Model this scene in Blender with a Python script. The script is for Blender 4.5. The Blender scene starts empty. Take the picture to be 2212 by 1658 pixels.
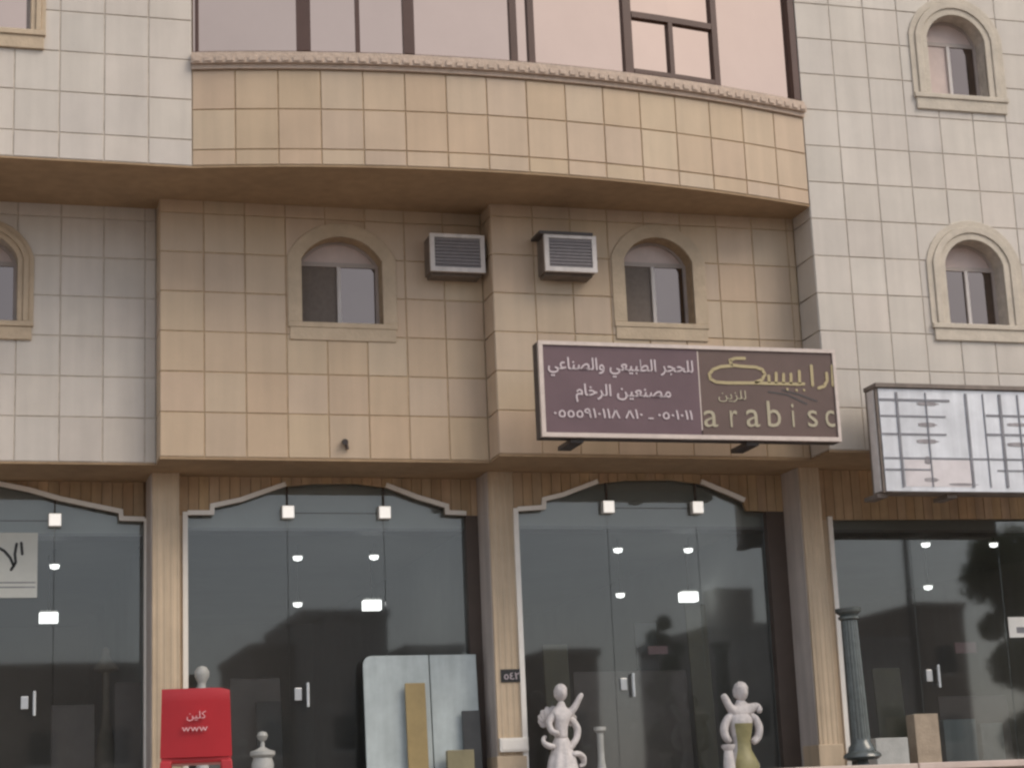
import bpy, bmesh, math, random
from mathutils import Vector, Matrix
random.seed(7)
SC = bpy.context.scene
COL = SC.collection
R_ = math.radians

# ------------------------------------------------------------------ camera
CW, CH, FPX = 2212.0, 1658.0, 4147.324
AX = Vector((0.96015655, -0.02356748, 0.27846718))     # street direction (right, up, forward)
AY = Vector((-0.27641449, -0.22685841, 0.93387916))    # into the building
AZ = Vector((-0.04116344, 0.97364256, 0.22433398))     # up
EYE = Vector((-5.8955, -19.9, 1.2))
cam_d = bpy.data.cameras.new('camera')
cam = bpy.data.objects.new('camera', cam_d)
COL.objects.link(cam)
cam_d.sensor_fit = 'HORIZONTAL'; cam_d.sensor_width = 36.0
cam_d.lens = 36.0 * FPX / CW
cam_d.clip_start = 0.1; cam_d.clip_end = 3000
rot = Matrix(((AX[0], AX[1], -AX[2]), (AY[0], AY[1], -AY[2]), (AZ[0], AZ[1], -AZ[2])))
cam.matrix_world = Matrix.Translation(EYE) @ rot.to_4x4()
SC.camera = cam

# ------------------------------------------------------------------ sky, sun, exposure
SUN_EL, SUN_AZ = R_(45), R_(43)        # azimuth measured from facade normal towards the right
to_sun = Vector((math.sin(SUN_AZ) * math.cos(SUN_EL), -math.cos(SUN_AZ) * math.cos(SUN_EL), math.sin(SUN_EL)))
w = bpy.data.worlds.new('World'); SC.world = w; w.use_nodes = True
nt = w.node_tree; bg = nt.nodes['Background']
sky = nt.nodes.new('ShaderNodeTexSky'); sky.sky_type = 'NISHITA'; sky.sun_disc = False
sky.sun_elevation = SUN_EL; sky.sun_rotation = math.atan2(to_sun.x, to_sun.y)
sky.air_density = 1.0; sky.dust_density = 2.5; sky.ozone_density = 0.6; sky.altitude = 300
veil = nt.nodes.new('ShaderNodeMix'); veil.data_type = 'RGBA'; veil.inputs[0].default_value = 0.62     # even overcast veil over the sky
veil.inputs[7].default_value = (5.6, 5.75, 6.0, 1)
nt.links.new(sky.outputs[0], veil.inputs[6]); nt.links.new(veil.outputs[2], bg.inputs[0]); bg.inputs[1].default_value = 0.13
sl = bpy.data.lights.new('sun', 'SUN'); sl.energy = 1.5; sl.angle = R_(36); sl.color = (1.0, 0.87, 0.72)
so = bpy.data.objects.new('sun', sl); COL.objects.link(so)
so.rotation_euler = to_sun.to_track_quat('Z', 'Y').to_euler(); so.location = (20, -30, 30)
SC.view_settings.view_transform = 'Standard'; SC.view_settings.look = 'None'
SC.view_settings.exposure = 0.30; SC.view_settings.gamma = 1.0; SC.view_settings.use_curve_mapping = False
SC.cycles.use_denoising = True
SC.cycles.use_adaptive_sampling = True; SC.cycles.adaptive_threshold = 0.03
SC.cycles.max_bounces = 6; SC.cycles.transparent_max_bounces = 16
SC.cycles.pixel_filter_type = 'BLACKMAN_HARRIS'; SC.cycles.filter_width = 2.5

# ------------------------------------------------------------------ helpers
def at(px, py, Y):
    """the point of the photograph's ray (px, py) on the plane y = Y"""
    d = Vector((px - CW / 2, -(py - CH / 2), FPX))
    dw = Vector((AX.dot(d), AY.dot(d), AZ.dot(d)))
    return EYE + dw * ((Y - EYE.y) / dw.y)

def link(o, parent=None):
    COL.objects.link(o)
    if parent is not None: o.parent = parent
    return o

def tag(o, label=None, cat=None, group=None, kind=None):
    if label: o['label'] = label
    if cat: o['category'] = cat
    if group: o['group'] = group
    if kind: o['kind'] = kind
    return o

def empty(name, loc=(0, 0, 0), rz=0.0):
    o = bpy.data.objects.new(name, None); o.empty_display_size = 0.2
    o.location = loc; o.rotation_euler = (0, 0, rz)
    return link(o)

class MB:
    def __init__(s): s.v = []; s.f = []
    def add(s, vs, fs):
        n = len(s.v); s.v += [tuple(v) for v in vs]; s.f += [[i + n for i in f] for f in fs]; return s
    def box(s, x0, x1, y0, y1, z0, z1):
        return s.add([(x0,y0,z0),(x1,y0,z0),(x1,y1,z0),(x0,y1,z0),(x0,y0,z1),(x1,y0,z1),(x1,y1,z1),(x0,y1,z1)],
                     [(0,3,2,1),(4,5,6,7),(0,1,5,4),(1,2,6,5),(2,3,7,6),(3,0,4,7)])
    def prism(s, poly, y0, y1):
        """poly of (x, z), extruded along y"""
        n = len(poly)
        vs = [(x, y0, z) for x, z in poly] + [(x, y1, z) for x, z in poly]
        fs = [list(range(n)), list(range(2 * n - 1, n - 1, -1))] + [(i, i + n, (i + 1) % n + n, (i + 1) % n) for i in range(n)]
        return s.add(vs, fs)
    def column(s, poly, z0, z1):
        """poly of (x, y), extruded along z"""
        n = len(poly)
        vs = [(x, y, z0) for x, y in poly] + [(x, y, z1) for x, y in poly]
        fs = [list(range(n - 1, -1, -1)), list(range(n, 2 * n))] + [(i, (i + 1) % n, (i + 1) % n + n, i + n) for i in range(n)]
        return s.add(vs, fs)
    def lathe(s, prof, cx=0, cy=0, seg=24):
        n = len(prof); vs = []; fs = []
        for k in range(seg):
            a = 2 * math.pi * k / seg
            vs += [(cx + r * math.cos(a), cy + r * math.sin(a), z) for r, z in prof]
        for k in range(seg):
            for i in range(n - 1):
                a, b = k * n + i, ((k + 1) % seg) * n + i
                fs.append((a, b, b + 1, a + 1))
        fs.append([k * n for k in range(seg)][::-1]); fs.append([k * n + n - 1 for k in range(seg)])
        return s.add(vs, fs)
    def bar(s, p, q, r, seg=8):
        p, q = Vector(p), Vector(q); d = (q - p).normalized()
        a = d.orthogonal().normalized(); b = d.cross(a)
        vs = []
        for c in (p, q):
            vs += [c + (a * math.cos(2 * math.pi * k / seg) + b * math.sin(2 * math.pi * k / seg)) * r for k in range(seg)]
        fs = [(k, (k + 1) % seg, (k + 1) % seg + seg, k + seg) for k in range(seg)]
        fs += [list(range(seg))[::-1], list(range(seg, 2 * seg))]
        return s.add(vs, fs)
    def strokes(s, polys, wid, y0, y1):
        """pen strokes in the x-z plane, each a chain of points, with round joints"""
        for pl in polys:
            for (x0, z0), (x1, z1) in zip(pl, pl[1:]):
                dx, dz = x1 - x0, z1 - z0; L = math.hypot(dx, dz) or 1e-6
                nx, nz = -dz / L * wid / 2, dx / L * wid / 2
                s.prism([(x0 + nx, z0 + nz), (x0 - nx, z0 - nz), (x1 - nx, z1 - nz), (x1 + nx, z1 + nz)], y0, y1)
            for k, (x, z) in enumerate(pl):
                e = 0.0004 * (1 + k % 2)
                s.prism([(x + wid / 2 * math.cos(t * math.pi / 4), z + wid / 2 * math.sin(t * math.pi / 4)) for t in range(8)], y0 + e, y1 - e)
        return s
    def mesh(s, name, mat=None):
        me = bpy.data.meshes.new(name); me.from_pydata(s.v, [], s.f); me.update()
        bm = bmesh.new(); bm.from_mesh(me); bmesh.ops.recalc_face_normals(bm, faces=bm.faces); bm.to_mesh(me); bm.free()
        if mat: me.materials.append(mat)
        return me
    def build(s, name, mat, parent=None, smooth=False, bevel=0.0):
        me = s.mesh(name, mat)
        o = link(bpy.data.objects.new(name, me), parent)
        if smooth: shade(o)
        if bevel:
            m = o.modifiers.new('bevel', 'BEVEL'); m.width = bevel; m.segments = 2; m.limit_method = 'ANGLE'; m.angle_limit = R_(40)
        return o

def shade(o, ang=40):
    me = o.data
    me.polygons.foreach_set('use_smooth', [True] * len(me.polygons))
    bm = bmesh.new(); bm.from_mesh(me)
    for e in bm.edges:
        e.smooth = len(e.link_faces) == 2 and e.calc_face_angle(0) < R_(ang)
    bm.to_mesh(me); bm.free()

def box(name, mat, parent, x0, x1, y0, y1, z0, z1, bevel=0.0):
    return MB().box(min(x0,x1), max(x0,x1), min(y0,y1), max(y0,y1), min(z0,z1), max(z0,z1)).build(name, mat, parent, bevel=bevel)

def cut(o, cutters):
    """real holes: subtract the closed meshes from o"""
    for c in cutters:
        m = o.modifiers.new('cut', 'BOOLEAN'); m.operation = 'DIFFERENCE'; m.solver = 'EXACT'; m.object = c
    dg = bpy.context.evaluated_depsgraph_get()
    me = bpy.data.meshes.new_from_object(o.evaluated_get(dg))
    o.modifiers.clear()
    o.data = me
    return len(me.polygons)

# ------------------------------------------------------------------ materials
def mat(name, col, rough=0.6, var=0.12, scale=3.0, rnd=0.0, spec=0.4, bump=0.0, bscale=40.0, metal=0.0, streak=0.0, tint=None):
    m = bpy.data.materials.new(name); m.use_nodes = True
    t = m.node_tree; N = t.nodes; L = t.links; b = N['Principled BSDF']
    b.inputs['Roughness'].default_value = rough; b.inputs['Metallic'].default_value = metal
    b.inputs['Specular IOR Level'].default_value = spec
    tc = N.new('ShaderNodeTexCoord')
    geo = N.new('ShaderNodeNewGeometry')
    n1 = N.new('ShaderNodeTexNoise'); n1.inputs['Scale'].default_value = scale; n1.inputs['Detail'].default_value = 6; n1.inputs['Roughness'].default_value = 0.65
    L.new(geo.outputs['Position'], n1.inputs['Vector'])
    hsv = N.new('ShaderNodeHueSaturation'); hsv.inputs['Color'].default_value = (*col, 1)
    mr = N.new('ShaderNodeMapRange'); mr.inputs[1].default_value = 0.3; mr.inputs[2].default_value = 0.7
    mr.inputs[3].default_value = 1 - var; mr.inputs[4].default_value = 1 + var
    L.new(n1.outputs[0], mr.inputs[0])
    val = mr.outputs[0]
    if rnd:
        oi = N.new('ShaderNodeObjectInfo')
        m2 = N.new('ShaderNodeMapRange'); m2.inputs[3].default_value = 1 - rnd; m2.inputs[4].default_value = 1 + rnd
        L.new(oi.outputs['Random'], m2.inputs[0])
        mu = N.new('ShaderNodeMath'); mu.operation = 'MULTIPLY'; L.new(val, mu.inputs[0]); L.new(m2.outputs[0], mu.inputs[1]); val = mu.outputs[0]
        m3 = N.new('ShaderNodeMapRange'); m3.inputs[3].default_value = 0.93; m3.inputs[4].default_value = 1.07
        m4 = N.new('ShaderNodeMath'); m4.operation = 'FRACT'; m5 = N.new('ShaderNodeMath'); m5.operation = 'MULTIPLY'; m5.inputs[1].default_value = 7.31
        L.new(oi.outputs['Random'], m5.inputs[0]); L.new(m5.outputs[0], m4.inputs[0]); L.new(m4.outputs[0], m3.inputs[0]); L.new(m3.outputs[0], hsv.inputs['Saturation'])
        m7 = N.new('ShaderNodeMath'); m7.operation = 'MULTIPLY'; m7.inputs[1].default_value = 13.7; m8 = N.new('ShaderNodeMath'); m8.operation = 'FRACT'
        m9 = N.new('ShaderNodeMapRange'); m9.inputs[3].default_value = 0.495; m9.inputs[4].default_value = 0.505
        L.new(oi.outputs['Random'], m7.inputs[0]); L.new(m7.outputs[0], m8.inputs[0]); L.new(m8.outputs[0], m9.inputs[0]); L.new(m9.outputs[0], hsv.inputs['Hue'])
    if streak:
        mp = N.new('ShaderNodeMapping'); mp.inputs['Scale'].default_value = (6, 6, 0.5)
        n2 = N.new('ShaderNodeTexNoise'); n2.inputs['Scale'].default_value = 1.2; n2.inputs['Detail'].default_value = 5
        L.new(geo.outputs['Position'], mp.inputs[0]); L.new(mp.outputs[0], n2.inputs['Vector'])
        m6 = N.new('ShaderNodeMapRange'); m6.inputs[1].default_value = 0.35; m6.inputs[2].default_value = 0.65; m6.inputs[3].default_value = 1 - streak; m6.inputs[4].default_value = 1 + streak * 0.4
        L.new(n2.outputs[0], m6.inputs[0])
        mu = N.new('ShaderNodeMath'); mu.operation = 'MULTIPLY'; L.new(val, mu.inputs[0]); L.new(m6.outputs[0], mu.inputs[1]); val = mu.outputs[0]
    L.new(val, hsv.inputs['Value'])
    L.new(hsv.outputs[0], b.inputs['Base Color'])
    if bump:
        n3 = N.new('ShaderNodeTexNoise'); n3.inputs['Scale'].default_value = bscale; n3.inputs['Detail'].default_value = 4
        L.new(geo.outputs['Position'], n3.inputs['Vector'])
        bp = N.new('ShaderNodeBump'); bp.inputs['Strength'].default_value = bump; bp.inputs['Distance'].default_value = 0.02
        L.new(n3.outputs[0], bp.inputs['Height']); L.new(bp.outputs[0], b.inputs['Normal'])
    return m

def glass_mat(name, tint=(0.86, 0.885, 0.885), ior=1.72, rough=0.028):
    m = bpy.data.materials.new(name); m.use_nodes = True
    t = m.node_tree; N = t.nodes; L = t.links
    for n in list(N):
        if n.type == 'BSDF_PRINCIPLED': N.remove(n)
    out = [n for n in N if n.type == 'OUTPUT_MATERIAL'][0]
    fr = N.new('ShaderNodeFresnel'); fr.inputs[0].default_value = ior
    tr = N.new('ShaderNodeBsdfTransparent'); tr.inputs[0].default_value = (*tint, 1)
    gl = N.new('ShaderNodeBsdfGlossy'); gl.inputs['Roughness'].default_value = rough
    # slightly wavy pane
    geo = N.new('ShaderNodeNewGeometry'); nz = N.new('ShaderNodeTexNoise'); nz.inputs['Scale'].default_value = 1.3; nz.inputs['Detail'].default_value = 1
    bp = N.new('ShaderNodeBump'); bp.inputs['Strength'].default_value = 0.012; bp.inputs['Distance'].default_value = 0.02
    L.new(geo.outputs['Position'], nz.inputs['Vector']); L.new(nz.outputs[0], bp.inputs['Height']); L.new(bp.outputs[0], gl.inputs['Normal'])
    mx = N.new('ShaderNodeMixShader'); L.new(fr.outputs[0], mx.inputs[0]); L.new(tr.outputs[0], mx.inputs[1]); L.new(gl.outputs[0], mx.inputs[2])
    # a dusty film, its pale haze added to lift the blacks in the glass
    du = N.new('ShaderNodeBsdfDiffuse'); du.inputs[0].default_value = (0.42, 0.40, 0.37, 1)
    dn = N.new('ShaderNodeTexNoise'); dn.inputs['Scale'].default_value = 1.1; dn.inputs['Detail'].default_value = 6
    dr_ = N.new('ShaderNodeMapRange'); dr_.inputs[3].default_value = 0.02; dr_.inputs[4].default_value = 0.085
    L.new(geo.outputs['Position'], dn.inputs['Vector']); L.new(dn.outputs[0], dr_.inputs[0])
    m2 = N.new('ShaderNodeMixShader'); L.new(dr_.outputs[0], m2.inputs[0]); L.new(mx.outputs[0], m2.inputs[1]); L.new(du.outputs[0], m2.inputs[2])
    L.new(m2.outputs[0], out.inputs[0])
    return m

def mirror_mat(name, col, rough=0.06):
    """sun-control coated window glass"""
    m = mat(name, col, rough=rough, var=0.04, scale=0.8, metal=1.0)
    return m

def lamp_mat(name, col, s):
    m = bpy.data.materials.new(name); m.use_nodes = True
    b = m.node_tree.nodes['Principled BSDF']; b.inputs['Base Color'].default_value = (*col, 1)
    b.inputs['Emission Color'].default_value = (*col, 1); b.inputs['Emission Strength'].default_value = s
    return m

M = {
 'white_tile': mat('white_tile', (0.59, 0.535, 0.475), 0.42, 0.06, 1.6, rnd=0.04, streak=0.06, bump=0.04),
 'tan_tile': mat('tan_tile', (0.535, 0.41, 0.29), 0.42, 0.06, 1.6, rnd=0.03, streak=0.06, bump=0.04),
 'joint': mat('joint_mortar', (0.50, 0.44, 0.375), 0.9, 0.2, 9.0),
 'joint_tan': mat('joint_mortar_tan', (0.44, 0.325, 0.21), 0.9, 0.2, 9.0),
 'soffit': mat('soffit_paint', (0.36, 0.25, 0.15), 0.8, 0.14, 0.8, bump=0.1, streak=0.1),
 'surround': mat('window_surround_stone', (0.51, 0.405, 0.29), 0.7, 0.12, 5.0, bump=0.25, bscale=30),
 'surround_grey': mat('window_surround_pale', (0.55, 0.485, 0.40), 0.7, 0.12, 5.0, bump=0.25, bscale=30),
 'sill': mat('sill_stone', (0.52, 0.41, 0.33), 0.7, 0.14, 14.0, bump=0.5, bscale=26),
 'brown_frame': mat('brown_aluminium', (0.085, 0.042, 0.03), 0.45, 0.1, 3.0, spec=0.5),
 'bronze_glass': mirror_mat('bronze_mirror_glass', (0.59, 0.445, 0.36), 0.03),
 'grey_glass': mirror_mat('grey_window_glass', (0.215, 0.18, 0.165), 0.05),
 'screen': mat('brown_insect_screen', (0.17, 0.14, 0.12), 0.7, 0.12, 20.0),
 'alu_white': mat('pale_aluminium', (0.56, 0.52, 0.50), 0.4, 0.06, 5.0),
 'win_frame': mat('window_frame_taupe', (0.40, 0.34, 0.31), 0.45, 0.06, 5.0),
 'fan_panel': mat('fanlight_panel', (0.55, 0.44, 0.40), 0.3, 0.08, 5.0),
 'column': mat('column_stone', (0.56, 0.44, 0.31), 0.6, 0.1, 2.0, streak=0.16, bump=0.08),
 'column_grey': mat('column_stone_grey', (0.52, 0.46, 0.42), 0.6, 0.1, 2.0, streak=0.14, bump=0.08),
 'fascia': mat('brown_fascia_board', (0.45, 0.315, 0.19), 0.6, 0.15, 2.5, rnd=0.07, streak=0.18),
 'fascia_back': mat('brown_fascia_back', (0.24, 0.16, 0.095), 0.8, 0.15, 3.0),
 'trim': mat('cream_trim', (0.84, 0.80, 0.74), 0.5, 0.04, 8.0),
 'dark_frame': mat('dark_frame', (0.085, 0.062, 0.05), 0.5, 0.1, 4.0),
 'glass': glass_mat('shop_glass'),
 'room_wall': mat('shop_wall', (0.46, 0.47, 0.46), 0.8, 0.1, 1.0),
 'room_ceiling': mat('shop_ceiling', (0.50, 0.49, 0.44), 0.8, 0.06, 1.0),
 'room_floor': mat('shop_floor', (0.22, 0.19, 0.17), 0.5, 0.15, 2.0),
 'shutter': mat('shutter_grey', (0.80, 0.78, 0.72), 0.6, 0.06, 1.0),
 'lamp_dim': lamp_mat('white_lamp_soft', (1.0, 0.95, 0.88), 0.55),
 'lamp': lamp_mat('white_lamp', (1.0, 0.98, 0.95), 2.5),
 'steel': mat('brushed_steel', (0.62, 0.62, 0.62), 0.3, 0.06, 20.0, metal=0.8),
 'white_metal': mat('white_fitting', (0.78, 0.77, 0.74), 0.4, 0.05, 10.0),
 'ac_case': mat('air_conditioner_case', (0.70, 0.65, 0.62), 0.5, 0.1, 8.0, streak=0.12),
 'ac_dark': mat('air_conditioner_side', (0.20, 0.165, 0.14), 0.6, 0.2, 6.0, streak=0.2),
 'ac_slat': mat('air_conditioner_slat', (0.215, 0.195, 0.2), 0.5, 0.1, 20.0),
 'ac_grille': mat('air_conditioner_grille', (0.19, 0.172, 0.178), 0.6, 0.1, 20.0),
 'sign_purple': mat('sign_face_plum', (0.14, 0.088, 0.10), 0.42, 0.1, 2.0),
 'sign_brown': mat('sign_face_brown', (0.128, 0.084, 0.072), 0.42, 0.12, 2.0),
 'sign_frame': mat('sign_frame', (0.62, 0.53, 0.48), 0.45, 0.1, 12.0),
 'letter_white': mat('letter_lilac_white', (0.58, 0.50, 0.52), 0.5, 0.05, 10.0),
 'letter_gold': mat('letter_gold', (0.43, 0.355, 0.20), 0.45, 0.08, 10.0),
 'letter_cream': mat('letter_cream', (0.42, 0.375, 0.27), 0.5, 0.05, 10.0),
 'sign_side': mat('sign_side_dark', (0.07, 0.06, 0.058), 0.5, 0.15, 5.0),
 'panel_white': mat('weathered_white_panel', (0.70, 0.72, 0.76), 0.5, 0.14, 2.2, streak=0.12),
 'panel_bar': mat('panel_bar_grey', (0.22, 0.22, 0.24), 0.6, 0.2, 6.0),
 'panel_pink': mat('panel_pinkish', (0.66, 0.62, 0.63), 0.5, 0.12, 3.0),
 'panel_mark': mat('panel_dark_mark', (0.30, 0.28, 0.29), 0.7, 0.3, 10.0),
 'red': mat('red_plastic', (0.43, 0.022, 0.03), 0.38, 0.08, 4.0, spec=0.5),
 'print': mat('pink_white_print', (0.75, 0.42, 0.44), 0.5, 0.05, 10.0),
 'marble': mat('white_marble', (0.62, 0.58, 0.57), 0.5, 0.22, 9.0, bump=0.45, bscale=34),
 'marble_dim': mat('grey_marble', (0.42, 0.42, 0.40), 0.5, 0.15, 6.0, bump=0.2, bscale=60),
 'olive_stone': mat('olive_onyx', (0.31, 0.28, 0.14), 0.4, 0.2, 7.0),
 'sand_stone': mat('sandstone', (0.40, 0.32, 0.24), 0.7, 0.15, 8.0, bump=0.3),
 'blue_slab': mat('pale_blue_marble', (0.50, 0.555, 0.55), 0.25, 0.12, 3.0, streak=0.12),
 'tan_slab': mat('tan_marble', (0.34, 0.25, 0.11), 0.3, 0.15, 4.0),
 'brown_slab': mat('brown_stone_slab', (0.25, 0.195, 0.175), 0.35, 0.15, 4.0),
 'olive_slab': mat('olive_stone_slab', (0.25, 0.22, 0.13), 0.4, 0.15, 4.0),
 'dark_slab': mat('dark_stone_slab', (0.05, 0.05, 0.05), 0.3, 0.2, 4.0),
 'black_stone': mat('black_green_stone', (0.085, 0.098, 0.095), 0.2, 0.25, 9.0, spec=0.8),
 'plate': mat('plate_black', (0.03, 0.03, 0.03), 0.4, 0.1, 5.0),
 'pavement': mat('paving', (0.36, 0.29, 0.25), 0.8, 0.15, 2.0, bump=0.2),
 'coping': mat('coping_stone', (0.55, 0.46, 0.41), 0.7, 0.12, 3.0, rnd=0.06, bump=0.15),
 'asphalt': mat('asphalt', (0.05, 0.05, 0.05), 0.9, 0.2, 1.5, bump=0.3),
 'earth': mat('dusty_ground', (0.27, 0.22, 0.17), 0.95, 0.15, 0.2, bump=0.3),
 'house_a': mat('rendered_wall_grey', (0.40, 0.37, 0.35), 0.9, 0.15, 0.5, streak=0.12),
 'house_b': mat('rendered_wall_brown', (0.34, 0.28, 0.24), 0.9, 0.15, 0.5, streak=0.12),
 'house_win': mat('house_window_dark', (0.03, 0.035, 0.04), 0.2, 0.1, 2.0),
 'bark': mat('bark', (0.09, 0.065, 0.045), 0.9, 0.25, 8.0, bump=0.4),
 'leaf': mat('leaf_green', (0.10, 0.115, 0.045), 0.6, 0.3, 1.4),
}

# ------------------------------------------------------------------ main dimensions (metres)
FLOOR = 1.60                 # shop floor and upper terrace
SOF1, SOF2 = 5.11, 7.95      # undersides of the first floor and of the second floor
T = 0.44                     # cladding tile
ZG = 5.59                    # a horizontal joint level
Y_LL, Y_ML, Y_MR, Y_RB, Y_LU = 0.35, 0.0, -0.40, -0.88, -1.05
X_ML, X_MR, X_RB, X_LU = -3.828, -0.255, 3.40, -3.605
TOP = 12.2
GL = (1.45, 1.05, 0.60, 0.25)      # glass planes of the four shops

bld = empty('commercial_building')
tag(bld, 'tiled commercial building with curved bay, arched windows and glazed shops', 'building')

# ------------------------------------------------------------------ ground
def struct(name, m, *b):
    o = box(name, m, None, *b); o['kind'] = 'structure'; return o
g = MB().add([(-900,-900,-0.02),(900,-900,-0.02),(900,900,-0.02),(-900,900,-0.02)], [(0,1,2,3)]).build('ground', M['earth']); g['kind'] = 'structure'
g = MB().add([(-400,-30,0.0),(400,-30,0.0),(400,-9.5,0.0),(-400,-9.5,0.0)], [(0,1,2,3)]).build('road', M['asphalt']); g['kind'] = 'structure'
struct('pavement', M['pavement'], -16, 16, -9.3, -4.25, -0.3, 1.30)
terr = struct('terrace', M['pavement'], -16, 16, -4.15, 0.0, -0.3, FLOOR - 0.06)
for k in range(-12, 13):
    box('coping_stone', M['coping'], terr, k * 1.2 + 0.006, k * 1.2 + 1.194, -4.21, -3.75, FLOOR - 0.056, FLOOR + 0.002 * (k % 3), bevel=0.008)
fl = struct('shop_floor', M['room_floor'], -16, 16, -3.749, 12.5, FLOOR - 0.058, FLOOR - 0.002)

# ------------------------------------------------------------------ arch outlines
def arch_path(cx, a, zb, zs, rise, off=0.0, n=14):
    """outline bottom-left, over the arch, to bottom-right; off widens it"""
    R0 = (a * a + rise * rise) / (2 * rise); zc = zs + rise - R0
    R1 = R0 + off; A = a + off; th = math.asin(min(1, A / R1))
    pts = [(cx - A, zb)]
    pts += [(cx + R1 * math.sin(-th + 2 * th * k / n), zc + R1 * math.cos(-th + 2 * th * k / n)) for k in range(n + 1)]
    return pts + [(cx + A, zb)]

def ring(mb, p_in, p_out, y0, y1):
    n = len(p_in); vs = []
    for (xi, zi), (xo, zo) in zip(p_in, p_out):
        vs += [(xi, y0, zi), (xo, y0, zo), (xo, y1, zo), (xi, y1, zi)]
    fs = [(4 * i + a, 4 * i + b, 4 * i + 4 + b, 4 * i + 4 + a) for i in range(n - 1) for a, b in ((0, 1), (1, 2), (2, 3), (3, 0))]
    return mb.add(vs, fs + [(0, 3, 2, 1), tuple(4 * n - 4 + k for k in range(4))])

def cutter(path, y0, y1):
    o = MB().prism(path, y0, y1).build('cutter', None); return o

CUTTERS = []
class Win:
    pass
WINDOWS = []
def window_spec(cx, a, zb, zs, rise, Y, wdt, surmat, wall, **kw):
    w_ = Win(); w_.cx, w_.a, w_.zb, w_.zs, w_.rise, w_.Y, w_.w, w_.sm, w_.wall = cx, a, zb, zs, rise, Y, wdt, surmat, wall
    w_.kw = kw
    w_.cut = cutter(arch_path(cx, a, zb, zs, rise), Y - 0.5, Y + 0.6); CUTTERS.append(w_.cut)
    w_.x0, w_.x1, w_.z0, w_.z1 = cx - a, cx + a, zb, zs + rise
    WINDOWS.append(w_); return w_

def mid(p, q): return (p + q) / 2
def wspec_px(l, r, t_, b, Y, rise, wdt, surmat, wall, **kw):
    zc = mid(b, t_)
    x0, x1 = at(l, b, Y).x, at(r, b, Y).x
    cx = (x0 + x1) / 2; a = (x1 - x0) / 2
    ztop = at(mid(l, r), t_, Y).z; zb = at(mid(l, r), b, Y).z
    return window_spec(cx, a, zb, ztop - rise, rise, Y, wdt, surmat, wall, **kw)

wspec_px(653, 828, 512, 698, Y_ML, 0.27, 0.155, 'surround', 'ML', left='screen', right='grey_glass', thin=0.02)
wspec_px(1355, 1502, 514, 698, Y_MR, 0.27, 0.155, 'surround', 'MR', left='screen', right='grey_glass', thin=0.02)
wspec_px(2052, 2178, 520, 702, Y_RB, 0.30, 0.235, 'surround_grey', 'RB', left='grey_glass', right='grey_glass', thin=0.045)
wspec_px(2012, 2136, 36, 208, Y_RB, 0.30, 0.235, 'surround_grey', 'RB', left='fan_panel', right='grey_glass', thin=0.045)
wspec_px(-115, 36, 505, 692, Y_LL, 0.27, 0.17, 'surround', 'LL', left='grey_glass', right='grey_glass', thin=0.05)
wspec_px(-85, 66, -110, 62, Y_LU, 0.27, 0.15, 'surround', 'LU', left='bronze_glass', right='bronze_glass', thin=0.05)

# ------------------------------------------------------------------ walls of cladding tiles
TILES = {}
def whole_tile(w_, h_, m):
    key = (round(w_, 3), round(h_, 3), m)
    if key not in TILES:
        g_ = 0.0065
        mb = MB(); b = 0.004
        x0, x1, z0, z1 = -w_ / 2 + g_, w_ / 2 - g_, -h_ / 2 + g_, h_ / 2 - g_
        mb.add([(x0,0.014,z0),(x1,0.014,z0),(x1,0.014,z1),(x0,0.014,z1),(x0,b,z0),(x1,b,z0),(x1,b,z1),(x0,b,z1),
                (x0+b,0,z0+b),(x1-b,0,z0+b),(x1-b,0,z1-b),(x0+b,0,z1-b)],
               [(0,3,2,1),(0,1,5,4),(1,2,6,5),(2,3,7,6),(3,0,4,7),(4,5,9,8),(5,6,10,9),(6,7,11,10),(7,4,8,11),(8,9,10,11)])
        TILES[key] = mb.mesh('tile', M[m])
    return TILES[key]

def lay(parent, m, p, w_, h_, ang=0.0, wins=()):
    """one tile centred at p (its front face), turned by ang about z"""
    me = whole_tile(w_, h_, m)
    o = link(bpy.data.objects.new('tile', me), parent)
    o.location = (p[0], p[1] - random.uniform(0.0, 0.0025), p[2])
    o.rotation_euler = (random.uniform(-.004, .004), random.uniform(-.0012, .0012), ang + random.uniform(-.004, .004))
    hit = [c for c in wins if p[0] + w_/2 > c.x0 and p[0] - w_/2 < c.x1 and p[2] + h_/2 > c.z0 and p[2] - h_/2 < c.z1]
    if hit:
        bpy.context.view_layer.update()
        if cut(o, [c.cut for c in hit]) == 0:
            bpy.data.objects.remove(o); return None
    return o

def levels(z0, z1):
    zs = [z0]; k = math.floor((z0 - ZG) / T) + 1
    while ZG + k * T < z1 - 0.03:
        if ZG + k * T > z0 + 0.1: zs.append(ZG + k * T)
        k += 1
    return zs + [z1]

def clad_wall(name, key, X0, X1, Z0, Z1, Y, m, jm, xs, tz=None, thick=0.25):
    wins = [c for c in WINDOWS if c.wall == key]
    o = box(name, M[jm], bld, X0, X1, Y + 0.007, Y + thick, Z0, Z1)
    if wins:
        bpy.context.view_layer.update(); cut(o, [c.cut for c in wins])
    zs = levels(Z0, Z1 if tz is None else tz)
    for xa, xb in zip(xs, xs[1:]):
        for za, zb in zip(zs, zs[1:]):
            lay(o, m, ((xa + xb) / 2, Y, (za + zb) / 2), xb - xa, zb - za, wins=wins)
    return o

def grid(x0, x1, start, step=T):
    xs = [x0]; x = start
    while x < x1 - 0.06:
        if x > x0 + 0.06: xs.append(x)
        x += step
    return xs + [x1]

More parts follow.
